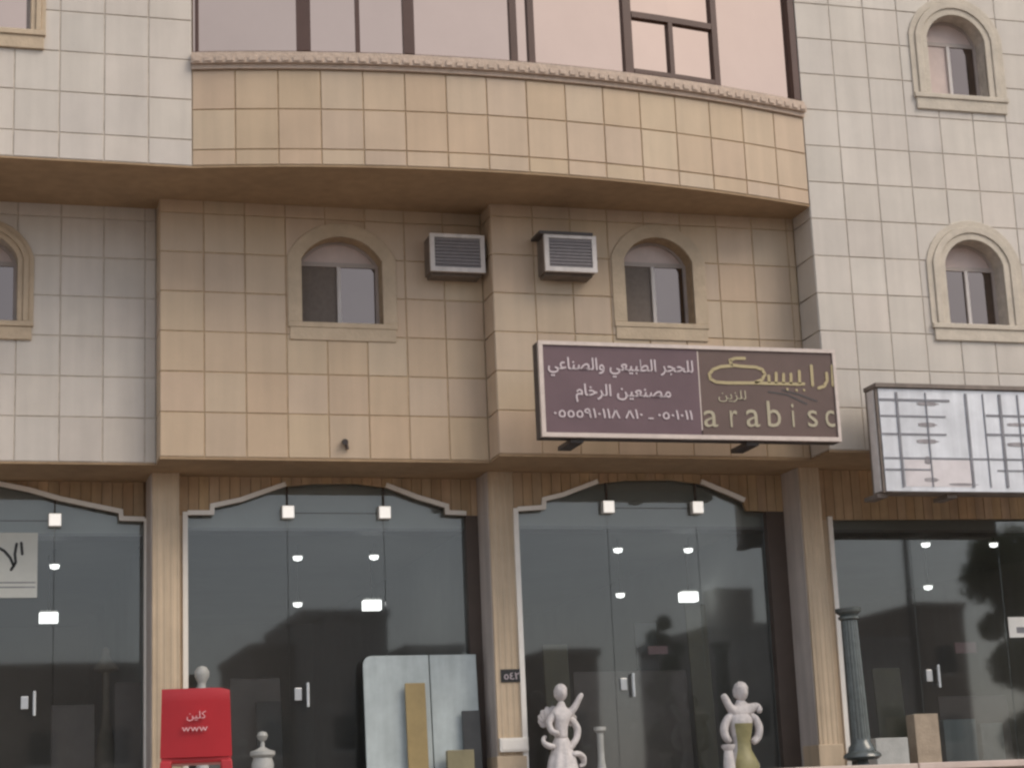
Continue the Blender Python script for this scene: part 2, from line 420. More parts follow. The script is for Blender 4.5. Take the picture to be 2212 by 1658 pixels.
w_LU = clad_wall('upper_wall_pale', 'LU', -9.0, X_LU, SOF2, TOP, Y_LU, 'white_tile', 'joint', [X_LU - T * 1.016 * k for k in range(6, -1, -1)], tz=10.45)
w_LL = clad_wall('lower_wall_pale', 'LL', -9.0, X_ML + 0.003, SOF1, SOF2, Y_LL, 'white_tile', 'joint', [-6.20, -5.74, -5.292, -4.84, -4.39, -3.947, X_ML])
w_ML = clad_wall('lower_wall_tan', 'ML', X_ML + 0.012, X_MR + 0.01, SOF1, SOF2, Y_ML, 'tan_tile', 'joint_tan', grid(X_ML, X_MR, -3.36, 0.4435))
w_MR = clad_wall('lower_wall_tan', 'MR', X_MR + 0.012, X_RB + 0.01, SOF1, SOF2, Y_MR, 'tan_tile', 'joint_tan', grid(X_MR, X_RB, 0.23))
w_RB = clad_wall('side_block_wall', 'RB', X_RB + 0.012, 9.0, SOF1, TOP, Y_RB, 'white_tile', 'joint', grid(X_RB, 7.0, X_RB + T), tz=10.9)

def return_wall(parent, X, Ya, Yb, Z0, Z1, m):
    """the narrow side of a projecting wall, facing left"""
    zs = levels(Z0, Z1)
    for za, zb in zip(zs, zs[1:]):
        lay(parent, m, (X - 0.0005, (Ya + Yb) / 2, (za + zb) / 2), abs(Yb - Ya) - 0.012, zb - za, ang=-math.pi / 2)
return_wall(w_ML, X_ML, Y_ML, Y_LL, SOF1, SOF2, 'tan_tile')
return_wall(w_MR, X_MR, Y_MR, Y_ML, SOF1, SOF2, 'tan_tile')
return_wall(w_RB, X_RB, Y_RB, Y_MR, SOF1, SOF2, 'white_tile')

# ------------------------------------------------------------------ curved bay
A_ = Vector((X_LU, Y_LU)); B_ = Vector((X_RB, Y_RB))
ch = B_ - A_; nrm = Vector((ch.y, -ch.x)).normalized()
SAG = 0.46
Rb = (ch.length ** 2 / 4 + SAG ** 2) / (2 * SAG)
Cb = (A_ + B_) / 2 + nrm * (SAG - Rb)
aA = math.atan2(A_.y - Cb.y, A_.x - Cb.x); aB = math.atan2(B_.y - Cb.y, B_.x - Cb.x)
def arc(t, off=0.0):
    """t in 0..1 from left to right, off outward"""
    a = aA + (aB - aA) * t
    return Vector((Cb.x + (Rb + off) * math.cos(a), Cb.y + (Rb + off) * math.sin(a)))
ARCLEN = Rb * abs(aB - aA)
def arc_strip(mb, t0, t1, off0, off1, z0, z1, n=None):
    n = n or max(1, int(40 * (t1 - t0)))
    out = [arc(t0 + (t1 - t0) * k / n, off1) for k in range(n + 1)]
    inn = [arc(t0 + (t1 - t0) * k / n, off0) for k in range(n + 1)]
    return mb.column([tuple(p) for p in inn] + [tuple(p) for p in out[::-1]], z0, z1)
def t_of(px, py, off=0.0):
    lo, hi = 0.0, 1.0
    for _ in range(40):
        m_ = (lo + hi) / 2; q = arc(m_, off)
        if at(px, py, q.y).x > q.x: lo = m_
        else: hi = m_
    return (lo + hi) / 2

bay = arc_strip(MB(), 0.0, 1.0, -0.25, -0.008, SOF2 + 0.002, 9.0).build('curved_bay', M['joint_tan'], bld)
nt_ = 16; zsb = [SOF2, 8.12, 8.56, 8.995]
for i in range(nt_):
    for za, zb in zip(zsb, zsb[1:]):
        t = (i + 0.5) / nt_; p = arc(t); a = aA + (aB - aA) * t
        lay(bay, 'tan_tile', (p.x, p.y, (za + zb) / 2), ARCLEN / nt_, zb - za, ang=a + math.pi / 2)
sill = MB()
arc_strip(sill, 0.0, 1.0, -0.2, 0.035, 9.0, 9.05)
arc_strip(sill, 0.0, 1.0, -0.2, 0.075, 9.0505, 9.13)
arc_strip(sill, 0.0, 1.0, -0.2, 0.05, 9.1305, 9.18)
sill_o = sill.build('sill_moulding', M['sill'], bay)
nb = 62
for k in range(nb):
    t = (k + 0.5) / nb; p = arc(t, 0.083); a = aA + (aB - aA) * t + math.pi / 2
    o = link(bpy.data.objects.new('sill_block', bpy.data.meshes.get('sill_block') or MB().box(-0.035, 0.035, -0.006, 0.012, -0.024, 0.024).mesh('sill_block', M['sill'])), bay)
    o.location = (p.x, p.y, 9.09); o.rotation_euler[2] = a
# glazed band
Z_S, Z_T = 9.181, 11.3
band = MB()
arc_strip(band, 0.0, 1.0, -0.16, -0.02, Z_S, Z_S + 0.035)
arc_strip(band, 0.0, 1.0, -0.16, -0.02, Z_T - 0.06, Z_T)
band = band.build('bay_window', M['brown_frame'], bld)
mull = [(425, .035), (655, .15), (772, .045), (882, .115), (1108, .075), (1146, .07), (1354, .10), (1446, .055), (1541, .075), (1712, .17)]
ts = [(t_of(px, 60, -0.04), wd) for px, wd in mull]
for k, (t, wd) in enumerate(ts):
    hw = wd / ARCLEN / 2; zt_ = 9.879 if k == 7 else Z_T - 0.0605
    arc_strip(MB(), max(0.0005, t - hw), min(0.9995, t + hw), -0.15, -0.005 if wd > 0.1 else -0.02, Z_S + 0.0355, zt_, n=2).build('mullion', M['brown_frame'], band)
edges = [0.0] + [t for t, _ in ts] + [1.0]
for ta, tb in zip(edges, edges[1:]):
    if tb - ta < 0.004: continue
    p, q = arc(ta, -0.07), arc(tb, -0.07); d = (q - p).normalized(); nn = Vector((d.y, -d.x)) * 0.006
    MB().column([tuple(p + nn), tuple(q + nn), tuple(q - nn), tuple(p - nn)], Z_S + 0.02, Z_T - 0.03).build('pane', M['bronze_glass'], band)
t0, t1 = ts[6][0], ts[8][0]
zr = 9.88
for zz, hh in ((zr, 0.07), (Z_S + 0.04, 0.05)):
    arc_strip(MB(), t0 + .008, t1 - .006, -0.13, -0.018, zz, zz + hh, n=3).build('casement_rail', M['brown_frame'], band)
# second-floor slab: the dark underside, and the band over the glazing
pts = [(-9.0, Y_LU), ] + [tuple(arc(k / 40)) for k in range(41)] + [(X_RB + 0.005, Y_RB + 0.3), (X_RB + 0.005, 0.6), (-9.0, 0.6)]
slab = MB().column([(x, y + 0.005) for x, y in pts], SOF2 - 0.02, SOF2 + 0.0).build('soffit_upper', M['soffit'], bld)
arc_strip(MB(), 0.0, 1.0, -0.25, 0.0, Z_T + 0.002, TOP).build('bay_parapet', M['tan_tile'], bld)
# first-floor underside, stepped like the walls above it
for nm, xa, xb, y0 in (('soffit_lower', -9.0, X_ML, Y_LL), ('soffit_lower', X_ML + .001, X_MR, Y_ML), ('soffit_lower', X_MR + .001, X_RB, Y_MR), ('soffit_lower', X_RB + .001, 9.0, Y_RB)):
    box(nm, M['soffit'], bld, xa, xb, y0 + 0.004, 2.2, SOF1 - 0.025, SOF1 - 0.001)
box('roof', M['soffit'], bld, -9, 9, -1.0, 12.4, TOP + 0.001, TOP + 0.2)
box('rear_wall', M['house_a'], bld, -9, 9, 12.2, 12.4, FLOOR, TOP)
box('end_wall', M['white_tile'], bld, -9.2, -9.001, -0.6, 12.4, FLOOR, TOP)
box('end_wall', M['white_tile'], bld, 9.001, 9.2, -0.6, 12.4, FLOOR, TOP)

# ------------------------------------------------------------------ arched windows
for w_ in WINDOWS:
    cx, a, zb, zs, rise, Y = w_.cx, w_.a, w_.zb, w_.zs, w_.rise, w_.Y
    yf = Y + 0.19
    # frame: outer aluminium ring, transom, meeting stile
    fr = ring(MB(), arch_path(cx, a - 0.035, zb + 0.035, zs, rise - 0.03), arch_path(cx, a + 0.01, zb, zs, rise, 0), yf, yf + 0.05)
    fr.box(cx - a + 0.035, cx + a - 0.035, yf + 0.002, yf + 0.048, zb, zb + 0.05)
    fr.box(cx - a + 0.035, cx + a - 0.035, yf + 0.003, yf + 0.047, zs - 0.02, zs + 0.03)
    win = fr.build('arched_window', M['win_frame'], bld)
    box('meeting_stile', M['alu_white'], win, cx - 0.02, cx + 0.02, yf - 0.012, yf + 0.03, zb + 0.051, zs - 0.021)
    box('sash_pane', M[w_.kw['left']], win, cx - a + 0.036, cx - 0.021, yf + 0.018, yf + 0.03, zb + 0.051, zs - 0.021)
    box('sash_pane', M[w_.kw['right']], win, cx + 0.021, cx + a - 0.036, yf + 0.018, yf + 0.03, zb + 0.051, zs - 0.021)
    fan = [p for p in arch_path(cx, a - 0.036, zs + 0.031, zs, rise - 0.03) if p[1] >= zs + 0.03]
    MB().prism(fan, yf + 0.02, yf + 0.032).build('fanlight_pane', M['fan_panel'], win)
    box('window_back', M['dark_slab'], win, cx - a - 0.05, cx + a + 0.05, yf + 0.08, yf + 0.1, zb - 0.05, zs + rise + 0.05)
    th = w_.kw['thin']; W = w_.w
    steps = ((0.0, W, 0.012 + th * 0.4),) if th < 0.04 else ((0.0, W * 0.34, th * 0.6), (W * 0.34, W * 0.68, th), (W * 0.68, W, th * 0.5))
    for k, (o0, o1, pr) in enumerate(steps):
        ring(MB(), arch_path(cx, a, zb, zs, rise, o0 + (0.0005 if k else 0)), arch_path(cx, a, zb, zs, rise, o1), Y - pr, Y + 0.02).build('surround_moulding', M[w_.sm], win, bevel=0.006)
    MB().box(cx - a - W * 1.0, cx + a + W * 1.0, Y - th - 0.008, Y + 0.18, zb - 0.06, zb - 0.0005).build('window_sill', M[w_.sm], win, bevel=0.008)
    MB().box(cx - a - W * 0.9, cx + a + W * 0.9, Y - th * 0.6 - 0.008, Y + 0.02, zb - 0.2, zb - 0.0605).build('sill_apron', M[w_.sm], win, bevel=0.006)
for c in CUTTERS: bpy.data.objects.remove(c)

# ------------------------------------------------------------------ ground-floor columns, arches, shop glass
def xpx(px, py, Y): return at(px, py, Y).x
COLS = [  # front left px, front right px, front plane, back plane
    (329, 388, 0.78, 1.60), (1066, 1119, 0.50, 1.25), (1750, 1793, 0.02, 0.80)]
col_x = []
for i, (pl, pr, Yf, Yb) in enumerate(COLS):
    x0, x1 = xpx(pl, 1330, Yf), xpx(pr, 1330, Yf)
    col_x.append((x0, x1))
    poly = [(x0, Yb), (x0, Yf)]
    nfl = 4; wd = (x1 - x0) / nfl
    for k in range(nfl):                                   # shallow vertical flutes
        a0 = x0 + wd * k
        poly += [(a0 + wd * 0.22, Yf), (a0 + wd * 0.36, Yf + 0.006), (a0 + wd * 0.64, Yf + 0.006), (a0 + wd * 0.78, Yf)]
    poly += [(x1, Yf), (x1, Yb)]
    c_ = MB().column(poly[::-1], FLOOR, SOF1 - 0.026).build('shop_column', M['column'], bld)
    box('column_side', M['column_grey'], c_, x0 - 0.012, x0 - 0.0005, Yf + 0.03, Yb, FLOOR, SOF1 - 0.026)
    box('column_base', M['column'], c_, x0 - 0.03, x1 + 0.03, Yf - 0.03, Yf + 0.4, FLOOR, FLOOR + 0.35, bevel=0.01)
SHOPS = []
ARCH = [
 [(-400, 1125), (-340, 1125), (-335, 1108), (-90, 1050), (0, 1050), (60, 1062), (130, 1082), (256, 1108), (257, 1124), (312, 1126)],
 [(405, 1112), (462, 1112), (463, 1096), (520, 1084), (560, 1070), (618, 1050), (680, 1044), (770, 1044), (832, 1052), (900, 1078), (960, 1096), (961, 1111), (1006, 1113)],
 [(1118, 1104), (1178, 1100), (1179, 1082), (1216, 1073), (1250, 1060), (1292, 1044), (1350, 1037), (1450, 1036), (1512, 1044), (1560, 1064), (1606, 1084), (1612, 1102), (1655, 1104)],
 [(1796, 1122), (2212, 1120), (2500, 1120)],
]
for s in range(4):
    g_ = GL[s]; Yf = g_ - 0.10
    pts = [at(px, py, Yf) for px, py in ARCH[s]]
    path = [(p.x, p.z) for p in pts]
    xl = -9.0 if s == 0 else col_x[s - 1][1] + 0.001
    xr = col_x[s][0] - 0.013 if s < 3 else 9.0
    zt = SOF1 - 0.026
    def zarch(x):
        if x <= path[0][0]: return path[0][1]
        for (xa, za), (xb, zb) in zip(path, path[1:]):
            if xa <= x <= xb: return za + (zb - za) * (x - xa) / max(1e-6, xb - xa)
        return path[-1][1]
    # backing sheet with the arch cut into it
    outline = [(xl, zt)] + ([(xl, path[0][1])] if path[0][0] > xl + .01 else []) + path + [(xr, path[-1][1]), (xr, zt)]
    fas = MB().prism(outline, Yf + 0.02, Yf + 0.05).build('shop_fascia', M['fascia_back'], bld)
    x = xl + 0.004
    vis0, vis1 = max(xl, -6.6), min(xr, 7.2)
    x = vis0 + 0.004
    while x < vis1 - 0.03:
        xe = min(x + 0.108, vis1 - 0.003)
        brk = [x] + sorted(p[0] for p in path if x + .002 < p[0] < xe - .002) + [xe]
        poly = [(x, zt - 0.002), (xe, zt - 0.002)] + [(b, zarch(b)) for b in brk[::-1]]
        MB().prism(poly, Yf + random.uniform(-0.004, 0.004), Yf + 0.0195).build('fascia_board', M['fascia'], fas)
        x = xe + 0.006
    runs = ([path], [path[:6], path[8:]], [path[:6], path[8:11]], [])[s]
    for run in runs:
        nn = []
        for (xa, za), (xb, zb) in zip(run, run[1:]):
            L = math.hypot(xb - xa, zb - za); nn.append(Vector((-(zb - za) / L, (xb - xa) / L)))
        up = []
        for k, p_ in enumerate(run):
            n0, n1 = nn[max(0, k - 1)], nn[min(len(nn) - 1, k)]
            m_ = (n0 + n1).normalized(); m_ = m_ * (0.05 / max(0.5, m_.dot(n1)))
            up.append((p_[0] + m_.x, p_[1] + m_.y))
        ring(MB(), run, up, Yf - 0.03, Yf + 0.03).build('arch_trim', M['trim'], fas)
    # upright trim on the left jamb
    if s > 0:
        xj = path[0][0]
        MB().box(xj - 0.055, xj + 0.0, Yf - 0.028, Yf + 0.09, FLOOR, path[0][1] + 0.034).build('jamb_trim', M['trim'], fas)
    if s == 0:
        xj = path[-1][0]
        MB().box(xj, xj + 0.05, Yf - 0.028, Yf + 0.09, FLOOR, path[-1][1] + 0.034).build('jamb_trim', M['trim'], fas)
    # jambs beside the glass
    if path[0][0] - 0.055 > xl + 0.01: box('jamb_panel', M['column'], fas, xl, path[0][0] - 0.056, Yf + 0.0, Yf + 0.12, FLOOR, path[0][1] - 0.001)
    if s < 3: box('jamb_panel', M['dark_frame'] if s else M['column_grey'], fas, path[-1][0] + 0.0505 * (s == 0), xr, Yf + 0.0, Yf + 0.12, FLOOR, path[-1][1] - 0.001)
    SHOPS.append((xl, xr, path))
    # roller shutter housing behind the arch
    zb_ = at(ARCH[s][0][0], (1156, 1146, 1142, 1150)[s], g_ + 0.12).z if s else at(200, 1158, g_ + 0.12).z
    sh = box('shutter_housing', M['shutter'], bld, xl + 0.02, xr - 0.02, g_ + 0.12, g_ + 0.5, zb_ + 0.03, zt - 0.001)
    box('shutter_lip', M['alu_white'], sh, xl + 0.02, xr - 0.02, g_ + 0.09, g_ + 0.42, zb_, zb_ + 0.0295)
    # room behind
    rl, rr = (-9.0 if s == 0 else col_x[s - 1][0] + 0.2), (col_x[s][0] + 0.1 if s < 3 else 9.0)
    zc = FLOOR + 3.05
    box('shop_ceiling', M['room_ceiling'], bld, rl, rr, g_ + 0.51, 12.19, zc, zc + 0.05)
    if s < 3: box('partition_wall', M['room_wall'], bld, rr, rr + 0.1, COLS[s][3] + 0.001, 12.19, FLOOR, zc)
    box('shop_back_wall', M['room_wall'], bld, rl, rr, 12.0, 12.1, FLOOR, zc)

# glass: fixed lights, overlight and door leaf, with fittings
def quad_pane(name, parent, x0, x1, Y, z0, z1):
    return box(name, M['glass'], parent, x0 + 0.003, x1 - 0.003, Y, Y + 0.010, z0, z1)
LAMPSQ = []
DOORS = [None, (620, 828, 1108), (1310, 1502, 1097), (1960, 2150, 1112)]
for s in range(4):
    g_ = GL[s]; xl, xr, path = SHOPS[s]
    ztop = SOF1 - 0.05
    gx0 = path[0][0] if s else -9.0
    gx1 = path[-1][0] if s < 3 else 9.0
    if s == 0:
        d0, d1, zd = at(118, 1125, g_).x - 1.1, at(118, 1125, g_).x, at(118, 1125, g_).z
    else:
        d0, d1, zd = at(DOORS[s][0], DOORS[s][2], g_).x, at(DOORS[s][1], DOORS[s][2], g_).x, at(DOORS[s][0], DOORS[s][2], g_).z
    sf = quad_pane('shop_window', bld, gx0, d0, g_, FLOOR, ztop)
    quad_pane('side_pane', sf, d1, gx1, g_, FLOOR, ztop)
    quad_pane('overlight_pane', sf, d0, d1, g_, zd + 0.006, ztop)
    dr = quad_pane('glass_door', bld, d0, d1, g_, FLOOR + 0.01, zd)
    for xx in (d0, d1):
        LAMPSQ.append((s, xx, g_, zd, ztop))
        box('glass_joint', M['dark_frame'], dr, xx - 0.006, xx + 0.006, g_ - 0.0015, g_ + 0.0115, zd + 0.076, ztop)
    box('door_head_gap', M['dark_frame'], dr, d0 + 0.071, d1 - 0.071, g_ - 0.0015, g_ + 0.0115, zd, zd + 0.006)
    hx = d0 + 0.19 if s else d1 - 0.19
    hz = FLOOR + 1.09
    MB().bar((hx, g_ - 0.06, hz - 0.13), (hx, g_ - 0.06, hz + 0.13), 0.018).build('door_handle', M['steel'], dr, smooth=True)
    for dz in (-0.09, 0.09):
        MB().bar((hx, g_ - 0.06, hz + dz), (hx, g_ - 0.001, hz + dz), 0.009).build('handle_post', M['steel'], dr, smooth=True)
    box('door_lock', M['steel'], dr, hx - 0.14, hx - 0.06, g_ - 0.03, g_ - 0.001, hz - 0.06, hz + 0.08, bevel=0.008)

SHN = ('the leftmost shop', 'the shop with the blue slabs', 'the shop under the plum sign', 'the shop under the white sign')
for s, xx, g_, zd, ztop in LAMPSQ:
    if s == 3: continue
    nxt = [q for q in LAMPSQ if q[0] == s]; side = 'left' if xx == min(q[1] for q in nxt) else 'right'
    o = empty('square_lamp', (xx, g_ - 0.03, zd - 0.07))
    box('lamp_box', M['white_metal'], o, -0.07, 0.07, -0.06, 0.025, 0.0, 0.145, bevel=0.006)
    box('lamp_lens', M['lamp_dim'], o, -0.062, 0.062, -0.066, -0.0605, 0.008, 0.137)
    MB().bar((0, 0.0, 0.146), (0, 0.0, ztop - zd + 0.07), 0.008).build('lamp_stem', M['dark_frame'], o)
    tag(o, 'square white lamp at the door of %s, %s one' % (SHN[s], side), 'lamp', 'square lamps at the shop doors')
# ------------------------------------------------------------------ shop lamps (lit, on the ceilings)
zc = FLOOR + 3.05
def on_ceiling(px, py):
    d = Vector((px - CW / 2, -(py - CH / 2), FPX)); dw = Vector((AX.dot(d), AY.dot(d), AZ.dot(d)))
    return EYE + dw * ((zc - EYE.z) / dw.z)
LAMPS = [(118, 1225, 0, 'in the leftmost shop'), (643, 1207, 0, 'nearer left one in the shop with the blue slabs'), (808, 1205, 0, 'nearer right one in the shop with the blue slabs'),
         (643, 1307, 0, 'deeper left one in the shop with the blue slabs'), (1335, 1190, 0, 'nearer left one in the shop under the plum sign'), (1487, 1190, 0, 'nearer right one in the shop under the plum sign'),
         (1340, 1287, 0, 'deeper left one in the shop under the plum sign'), (2000, 1178, 0, 'nearer left one in the shop under the white sign'), (2147, 1178, 0, 'nearer right one in the shop under the white sign'), (2005, 1270, 0, 'deeper one in the shop under the white sign'),
         (105, 1332, 1, 'in the leftmost shop'), (803, 1305, 1, 'in the shop with the blue slabs'), (1487, 1287, 1, 'in the shop under the plum sign')]
for px, py, kind, where in LAMPS:
    far = py > 1240
    sidx = 0 if px < 320 else 1 if px < 1040 else 2 if px < 1700 else 3
    p = at(px, py, GL[sidx] + (2.6 if far else 2.0)); stem = max(0.02, zc - p.z)
    if kind == 0:
        o = empty('ceiling_lamp', (p.x, p.y, p.z + 0.05))
        MB().bar((0, 0, -0.002), (0, 0, max(0.01, stem - 0.05)), 0.008).build('lamp_stem', M['dark_frame'], o)
        MB().lathe([(0.07, -0.001), (0.07, -0.015), (0.06, -0.02), (0.0001, -0.02)]).build('lamp_rim', M['white_metal'], o, smooth=True)
        MB().lathe([(0.058, -0.021), (0.05, -0.06), (0.0001, -0.075)]).build('lamp_bulb', M['lamp'], o, smooth=True)
        tag(o, 'small round white ceiling lamp, ' + where, 'lamp', 'round ceiling lamps in the shops')
    else:
        o = empty('panel_lamp', (p.x, p.y, p.z + 0.08))
        MB().bar((0, 0, -0.002), (0, 0, max(0.01, stem - 0.08)), 0.01).build('lamp_stem', M['dark_frame'], o)
        box('lamp_housing', M['white_metal'], o, -0.10, 0.10, -0.06, 0.06, -0.03, -0.0025)
        box('lamp_diffuser', M['lamp'], o, -0.11, 0.11, -0.07, 0.07, -0.15, -0.031)
        tag(o, 'bright white rectangular ceiling light ' + where, 'lamp', 'rectangular ceiling lights in the shops')

# ------------------------------------------------------------------ lettering helpers
AR = {'ا': (0xFE8D, 2), 'ب': (0xFE8F, 4), 'ت': (0xFE95, 4), 'ج': (0xFE9D, 4), 'ح': (0xFEA1, 4), 'خ': (0xFEA5, 4), 'د': (0xFEA9, 2), 'ر': (0xFEAD, 2), 'ز': (0xFEAF, 2),
      'س': (0xFEB1, 4), 'ص': (0xFEB9, 4), 'ط': (0xFEC1, 4), 'ع': (0xFEC9, 4), 'ك': (0xFED9, 4), 'ل': (0xFEDD, 4), 'م': (0xFEE1, 4), 'ن': (0xFEE5, 4), 'و': (0xFEED, 2), 'ي': (0xFEF1, 4)}
def shape_arabic(s):
    out = []
    for word in s.split(' ')[::-1]:
        g_ = []
        for i, c in enumerate(word):
            if c not in AR: g_.append(c); continue
            base, n = AR[c]
            prev = i > 0 and word[i - 1] in AR and AR[word[i - 1]][1] == 4
            nxt = i + 1 < len(word) and word[i + 1] in AR and n == 4
            k = {(0, 0): 0, (1, 0): 1, (0, 1): 2, (1, 1): 3}[(int(prev), int(nxt))]
            g_.append(chr(base + k))
        out.append(''.join(g_[::-1]))
    return ' '.join(out)

def lettering(name, text, m, parent, x0, x1, zbase, height, y, spacing=1.0, bold=0.0, shear=0.0):
    """raised letters fitted between x0 and x1, standing on the face at depth y (towards -y)"""
    cu = bpy.data.curves.new(name, 'FONT'); cu.body = text; cu.size = 1.0; cu.extrude = 0.004; cu.space_character = spacing
    cu.offset = bold; cu.resolution_u = 3; cu.shear = shear
    o = bpy.data.objects.new('tmp', cu); COL.objects.link(o)
    bpy.context.view_layer.update()
    me = bpy.data.meshes.new_from_object(o.evaluated_get(bpy.context.evaluated_depsgraph_get()))
    bpy.data.objects.remove(o)
    xs = [v.co.x for v in me.vertices]; ys = [v.co.y for v in me.vertices]
    sx = (x1 - x0) / (max(xs) - min(xs)); sz = height / (max(ys) - min(ys)); mx, my = min(xs), min(ys)
    for v in me.vertices:
        v.co = Vector((x0 + (v.co.x - mx) * sx, y - 0.004 + v.co.z, zbase + (v.co.y - my) * sz))
    me.flip_normals()
    me.materials.clear(); me.materials.append(m); me.name = name
    return link(bpy.data.objects.new(name, me), parent)

# ------------------------------------------------------------------ plum shop sign
YS = -1.35
sx0, sx1 = at(1166, 840, YS).x, at(1810, 860, YS).x
sz0, sz1 = at(1180, 941, YS).z, at(1166, 736, YS).z
sz0 -= 0.01
sg = empty('shop_sign', ((sx0 + sx1) / 2, YS, sz0))
SW, SH = sx1 - sx0, sz1 - sz0
def sp(px, py):
    p = at(px, py, YS); return p.x - (sx0 + sx1) / 2, p.z - sz0
h = SW / 2
box('sign_box', M['sign_side'], sg, -h + 0.002, h - 0.002, 0.012, 0.20, 0.002, SH - 0.002)
xd = sp(1512, 850)[0]
box('sign_face', M['sign_purple'], sg, -h + 0.01, xd - 0.006, 0.0, 0.0115, 0.01, SH - 0.01)
box('sign_face', M['sign_brown'], sg, xd + 0.006, h - 0.01, 0.0, 0.0115, 0.01, SH - 0.01)
box('sign_divider', M['sign_frame'], sg, xd - 0.006, xd + 0.006, -0.002, 0.0115, 0.1, SH - 0.06)
box('sign_frame', M['sign_frame'], sg, -h, h, -0.02, 0.03, SH - 0.04, SH)
box('sign_frame', M['sign_frame'], sg, -h, h, -0.02, 0.03, 0.0, 0.045)
box('sign_frame', M['sign_frame'], sg, -h, -h + 0.045, -0.019, 0.03, 0.0455, SH - 0.0405)
box('sign_frame', M['sign_frame'], sg, h - 0.035, h, -0.019, 0.03, 0.0455, SH - 0.0405)
for px in (1250, 1630):
    bx = sp(px, 950)[0]
    box('sign_bracket', M['sign_side'], sg, bx - 0.07, bx + 0.07, 0.05, 0.5, -0.045, -0.001)
def txt(name, s, m, pxl, pxr, pyb, pyt, **kw):
    l, b = sp(pxl, pyb); r, _ = sp(pxr, pyb); _, t = sp(pxl, pyt)
    return lettering(name, s, M[m], sg, l, r, b, t - b, 0.0, **kw)
txt('sign_lettering', shape_arabic('للحجر الطبيعي والصناعي'), 'letter_white', 1184, 1498, 812, 770, bold=0.012)
txt('sign_lettering', shape_arabic('مصنعين الرخام'), 'letter_white', 1244, 1450, 868, 828, bold=0.012)
txt('sign_lettering', '٠٥٥٥٩١٠١١٨ ٨١٠ ـ ٠٥٠١٠١١', 'letter_white', 1196, 1496, 901, 880, bold=0.01)
for ch_, l_, r_, t_ in (('a', 1521, 1551, 886), ('r', 1578, 1594, 886), ('a', 1613, 1642, 884), ('b', 1659, 1688, 866), ('i', 1712, 1717, 872), ('s', 1746, 1767, 886), ('c', 1784, 1804, 886)):
    txt('letter', ch_, 'letter_cream', l_, r_, 922, t_)
# the wordmark, drawn with a broad pen
def S(*pp): return [sp(*p) for p in pp]
word = MB().strokes([
    S((1608, 774), (1588, 774), (1576, 778), (1580, 788), (1600, 791), (1632, 793), (1646, 798), (1652, 808), (1646, 820), (1630, 826)),
    S((1582, 790), (1556, 792), (1540, 798), (1532, 808), (1534, 818), (1546, 825), (1570, 827), (1630, 827), (1660, 828), (1700, 829), (1722, 830), (1736, 829)),
    S((1660, 812), (1661, 827)), S((1676, 806), (1676, 828)), S((1692, 808), (1692, 828)), S((1708, 808), (1708, 829)), S((1726, 802), (1727, 829)),
    S((1752, 790), (1755, 832)), S((1785, 806), (1786, 822), (1780, 834), (1768, 838)), S((1797, 790), (1799, 832))], 0.034, -0.008, 0.0)
word.build('sign_wordmark', M['letter_gold'], sg)
MB().strokes([S((1700, 840), (1701, 841)), S((1736, 842), (1737, 843)), S((1720, 842), (1721, 843))], 0.026, -0.007, 0.0).build('wordmark_dots', M['letter_gold'], sg)
txt('sign_small_lettering', shape_arabic('للزين'), 'letter_cream', 1552, 1612, 868, 842)
# slanted dark motif on the brown half
MB().strokes([S((1660, 846), (1700, 852), (1742, 872)), S((1690, 842), (1726, 852), (1764, 866))], 0.02, -0.003, 0.0).build('sign_motif', M['sign_side'], sg)
tag(sg, 'long plum and brown shop sign with gold lettering above the middle shops', 'sign')

# ------------------------------------------------------------------ white sign on the right
YW = -1.45
p0, p1 = at(1891, 838, YW), at(1905, 1062, YW)
wx0, wz0, wz1 = p0.x, p1.z, at(1891, 836, YW).z
wx1 = 6.9
ws = empty('white_sign', (wx0, YW, wz0)); WW, WH = wx1 - wx0, wz1 - wz0
def wp(px, py):
    p = at(px, py, YW); return p.x - wx0, p.z - wz0
box('sign_case', M['ac_dark'], ws, 0.0, WW, 0.012, 0.26, 0.0, WH)
box('sign_panel', M['panel_white'], ws, 0.03, WW - 0.02, 0.0, 0.0115, 0.012, WH - 0.012)
box('sign_hood', M['ac_dark'], ws, -0.01, WW + 0.02, -0.03, 0.27, WH + 0.0005, WH + 0.045)
box('side_flange', M['ac_case'], ws, -0.012, -0.0005, 0.05, 0.2, 0.02, WH - 0.02)
for px, hb_ in ((1943, .013), (2093, .014), (2166, .016), (2006, .006), (2130, .005), (2205, .007)):
    x = wp(px, 940)[0]; box('panel_bar', M['panel_bar'], ws, x - hb_, x + hb_, -0.012, -0.0005, 0.06, WH - 0.05)
for py, xa, xb, hh in ((988, 1900, 2400, 0.028), (897, 1893, 2042, 0.03), (936, 1893, 2044, 0.035), (897, 2130, 2400, 0.035), (938, 2130, 2400, 0.035), (862, 1895, 2050, 0.04), (1013, 1912, 2010, 0.03), (1016, 2155, 2400, 0.025)):
    (xl_, z_), xr_ = wp(xa, py), wp(xb, py)[0]
    box('panel_bar', M['panel_bar'], ws, max(0.035, xl_), min(WW - 0.03, xr_), -0.006 - random.uniform(0, .003), -0.0004, z_ - hh / 3.4, z_ + hh / 3.4)
x, z = wp(1958, 1050); x2, z2 = wp(2095, 994)
box('panel_patch', M['panel_pink'], ws, x, x2, -0.003, -0.0002, z, z2)
